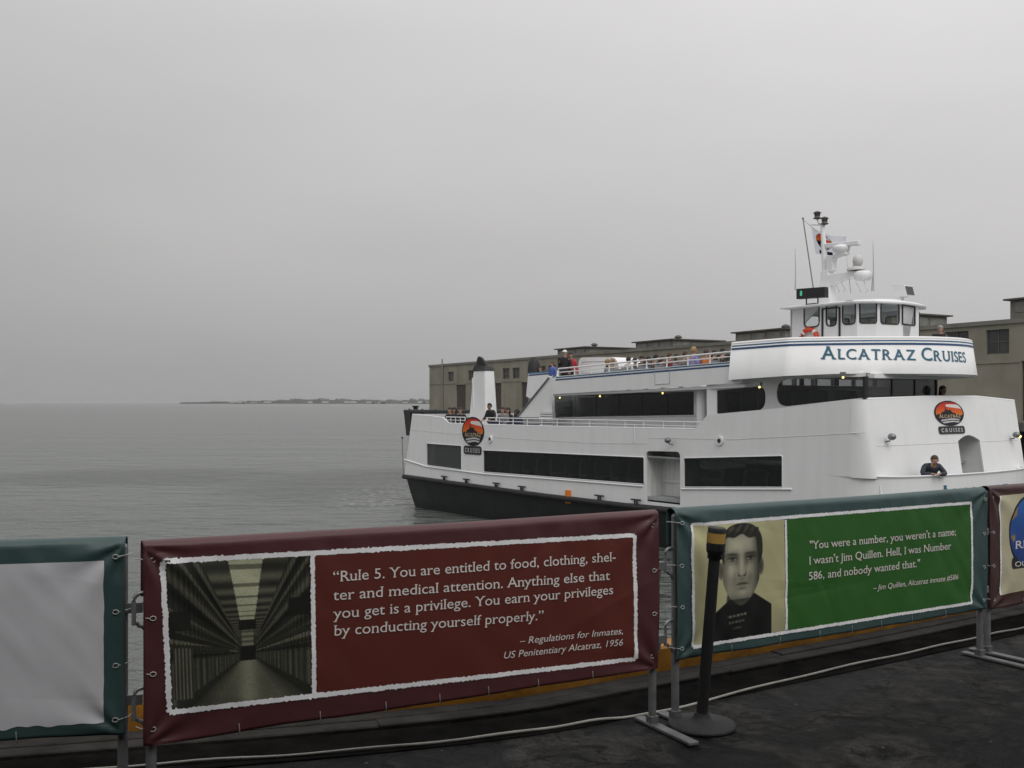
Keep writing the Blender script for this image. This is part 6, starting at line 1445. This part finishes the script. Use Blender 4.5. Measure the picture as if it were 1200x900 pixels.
# stern of the middle deck
person('person in a black jacket standing at the rail in front of the funnel', fs(576.5, 480, .42)[0], .42, Z2, -80, 'rail', 'black', ('short', 'black'), 'navy', 1, .95)
gs = 'passengers sitting at the stern'
for (px, lab, vv, tp_, hr, fc, hh) in ((528, 'dark-haired person sitting at the stern, first left of the funnel base', 1.1, 'black', ('short', 'black'), -70, 1.0), (533.5, 'person in black sitting at the stern between two others left of the funnel', 1.3, 'navy', ('long', 'black'), -100, 1.0), (540, 'person in a dark coat sitting at the stern, close against the funnel', 1.2, 'black', ('short', 'brown'), -60, 1.0),
        (590, 'person with dark hair sitting just right of the funnel', 1.6, 'grey', ('short', 'brown'), -70, 1.02), (596, 'person in dark clothes sitting between the funnel and the aft stair', 2.0, 'black', ('long', 'black'), -80, 1.0), (606, 'person in a dark hood sitting at the foot of the aft stair', 1.4, 'navy', ('hood', 'black'), -60, .95)):
    u = fs(px, 486, vv)[0]; person(lab, u, vv, Z2 + .12, fc, 'sit', tp_, hr, 'navy', 0, hh, gs)
    mb = MB(); mb.box((u - .22, vv - .24, Z2 + .5), (u + .22, vv + .24, Z2 + .55)); mb.box((u - .2, vv - .2, Z2), (u - .14, vv + .2, Z2 + .5)); mb.box((u + .14, vv - .2, Z2), (u + .2, vv + .2, Z2 + .5)); fb(mb, 'seat', BEN)
# top deck
ga = 'passengers at the aft end of the top deck'
def td(u): return TD(u)
u = fs(662, 425, .75)[0]; person('person in a black jacket and white cap standing at the top deck rail', u, .75, td(u), -60, 'stand', 'black', ('cap', 'white'), 'black', 0, .90, ga)
u = fs(668.5, 425, 1.05)[0]; person('person in a red jacket standing behind the white-capped one on the top deck', u, 1.05, td(u), -30, 'stand', 'red', ('short', 'black'), 'black', 0, .86, ga)
u = fs(647.5, 425, 1.0)[0]; person('child in a blue and white top by the aft stair on the top deck', u, 1.0, 1.94, -90, 'stand', 'blue', ('short', 'brown'), 'white', 0, .70, ga)
u = fs(633.5, 430, 2.8)[0]; person('grey-clad person sitting on the aft landing beside the black covered lamp', u, 2.8, 1.94, -90, 'stand', 'grey', ('short', 'brown'), 'grey', 0, .66, ga)
u = fs(638.5, 430, 2.7)[0]; person('smaller grey-clad person on the aft landing next to the stair top', u, 2.7, 1.94, -60, 'stand', 'grey', ('short', 'black'), 'grey', 1, .60, ga)
gt = 'passengers seated on the top deck'
rows = [(711, 1.25, 'black', ('short', 'fair'), 'fair-haired person in black seated before the white stair hood'), (717, 1.2, 'khaki', ('long', 'fair'), 'person in khaki with long fair hair before the white stair hood'),
        (736, 1.2, 'white', ('short', 'black'), 'person in white seated just forward of the stair hood'), (743, 1.9, 'black', ('short', 'black'), 'person in black seated second forward of the stair hood'), (751, 1.3, 'black', ('cap', 'black'), 'person in a black cap seated on the top deck behind the rail'),
        (759, 1.7, 'navy', ('short', 'black'), 'person in navy seated above the bulwark gate, left of it'), (768, 1.3, 'black', ('short', 'black'), 'black-haired person in black above the bulwark gate'), (776, 1.9, 'brown', ('short', 'brown'), 'person in brown seated above the bulwark gate'),
        (784, 1.2, 'maroon', ('short', 'brown'), 'person in maroon seated just forward of the bulwark gate'), (792, 1.6, 'maroon', ('long', 'brown'), 'person in maroon with long brown hair left of the lilac jacket'), (802, 1.1, 'grey', ('short', 'brown'), 'person in grey directly left of the lilac jacket'),
        (812, 1.0, 'lilac', ('short', 'fair'), 'fair-haired person in a lilac-blue jacket by the top deck rail'), (827, 1.1, 'orange', ('short', 'brown'), 'person in a bright orange jacket by the top deck rail'), (836, 1.6, 'black', ('cap', 'black'), 'person in black right of the orange jacket'), (846, 1.2, 'black', ('short', 'black'), 'person in black nearest the bridge fascia on the top deck')]
for px, v, tp_, hr, lab in rows:
    u = fs(px, 420, v)[0]; person(lab, u, v, td(u) + .0, 30 + (px * 37 % 60), 'sit', tp_, hr, 'navy', px % 2, .87 if tp_ != 'lilac' else .95, gt)
# ------------------------------------------------------------------ unseen shed added behind the viewer to shade the foreground
LB_ = thing('shade_shed', 'unseen plain grey shed with a deep canopy, added behind the viewer to shade the foreground', 'building', (0, -5, 0))
CW = mat('shade_shed_wall', (0.16, 0.16, 0.155), 0.85, var=.1, scale=.6)
mb = MB(); mb.plate(rect(-22, 0, 22, 7.5), [rect(-18 + 9 * i, 0.0, -14.5 + 9 * i, 3.2) for i in range(4)], .3, lambda a, b, w_: (a, -5 - w_, b)); mb.build('wall', CW, LB_, (0, -5, 0))
mb = MB(); mb.box((-22, -5.3, 7.52), (22, -16, 7.9)); mb.box((-22, -16, 0), (22, -15.7, 7.5)); mb.build('roof', CW, LB_, (0, -5, 0))
mb = MB(); mb.box((-16, -4.99, 3.9), (16, CANOPY, 4.1)); mb.build('canopy', CW, LB_, (0, -5, 0))
for x in (-15.6, -8, 8, 15.6):
    mb = MB(); mb.tube([(x, CANOPY - .3, 0), (x, CANOPY - .3, 3.9)], .09, 10); mb.build('shade_canopy_post', DMETAL, LB_, (0, -5, 0))
for i in range(4):
    mb = MB(); x = -18 + 9 * i; mb.box((x + .05, -5.2, .02), (x + 3.45, -5.12, 3.15)); mb.build('door', SHUT, LB_, (0, -5, 0))

# ------------------------------------------------------------------ the damp air over the bay
mb = MB(); H = 13500; mb.box((-H, -H, WATER - 1.0), (H, H, 45.0))
hm = bpy.data.materials.new('bay_haze'); hm.use_nodes = True; t = hm.node_tree
t.nodes.remove(t.nodes['Principled BSDF']); pv = N('ShaderNodeVolumePrincipled', t); pv.inputs['Color'].default_value = (.66, .67, .68, 1); pv.inputs['Density'].default_value = HAZE
pv.inputs['Anisotropy'].default_value = 0.2
t.links.new(pv.outputs[0], t.nodes['Material Output'].inputs['Volume'])
hz = mb.build('haze', hm); hz['kind'] = 'stuff'
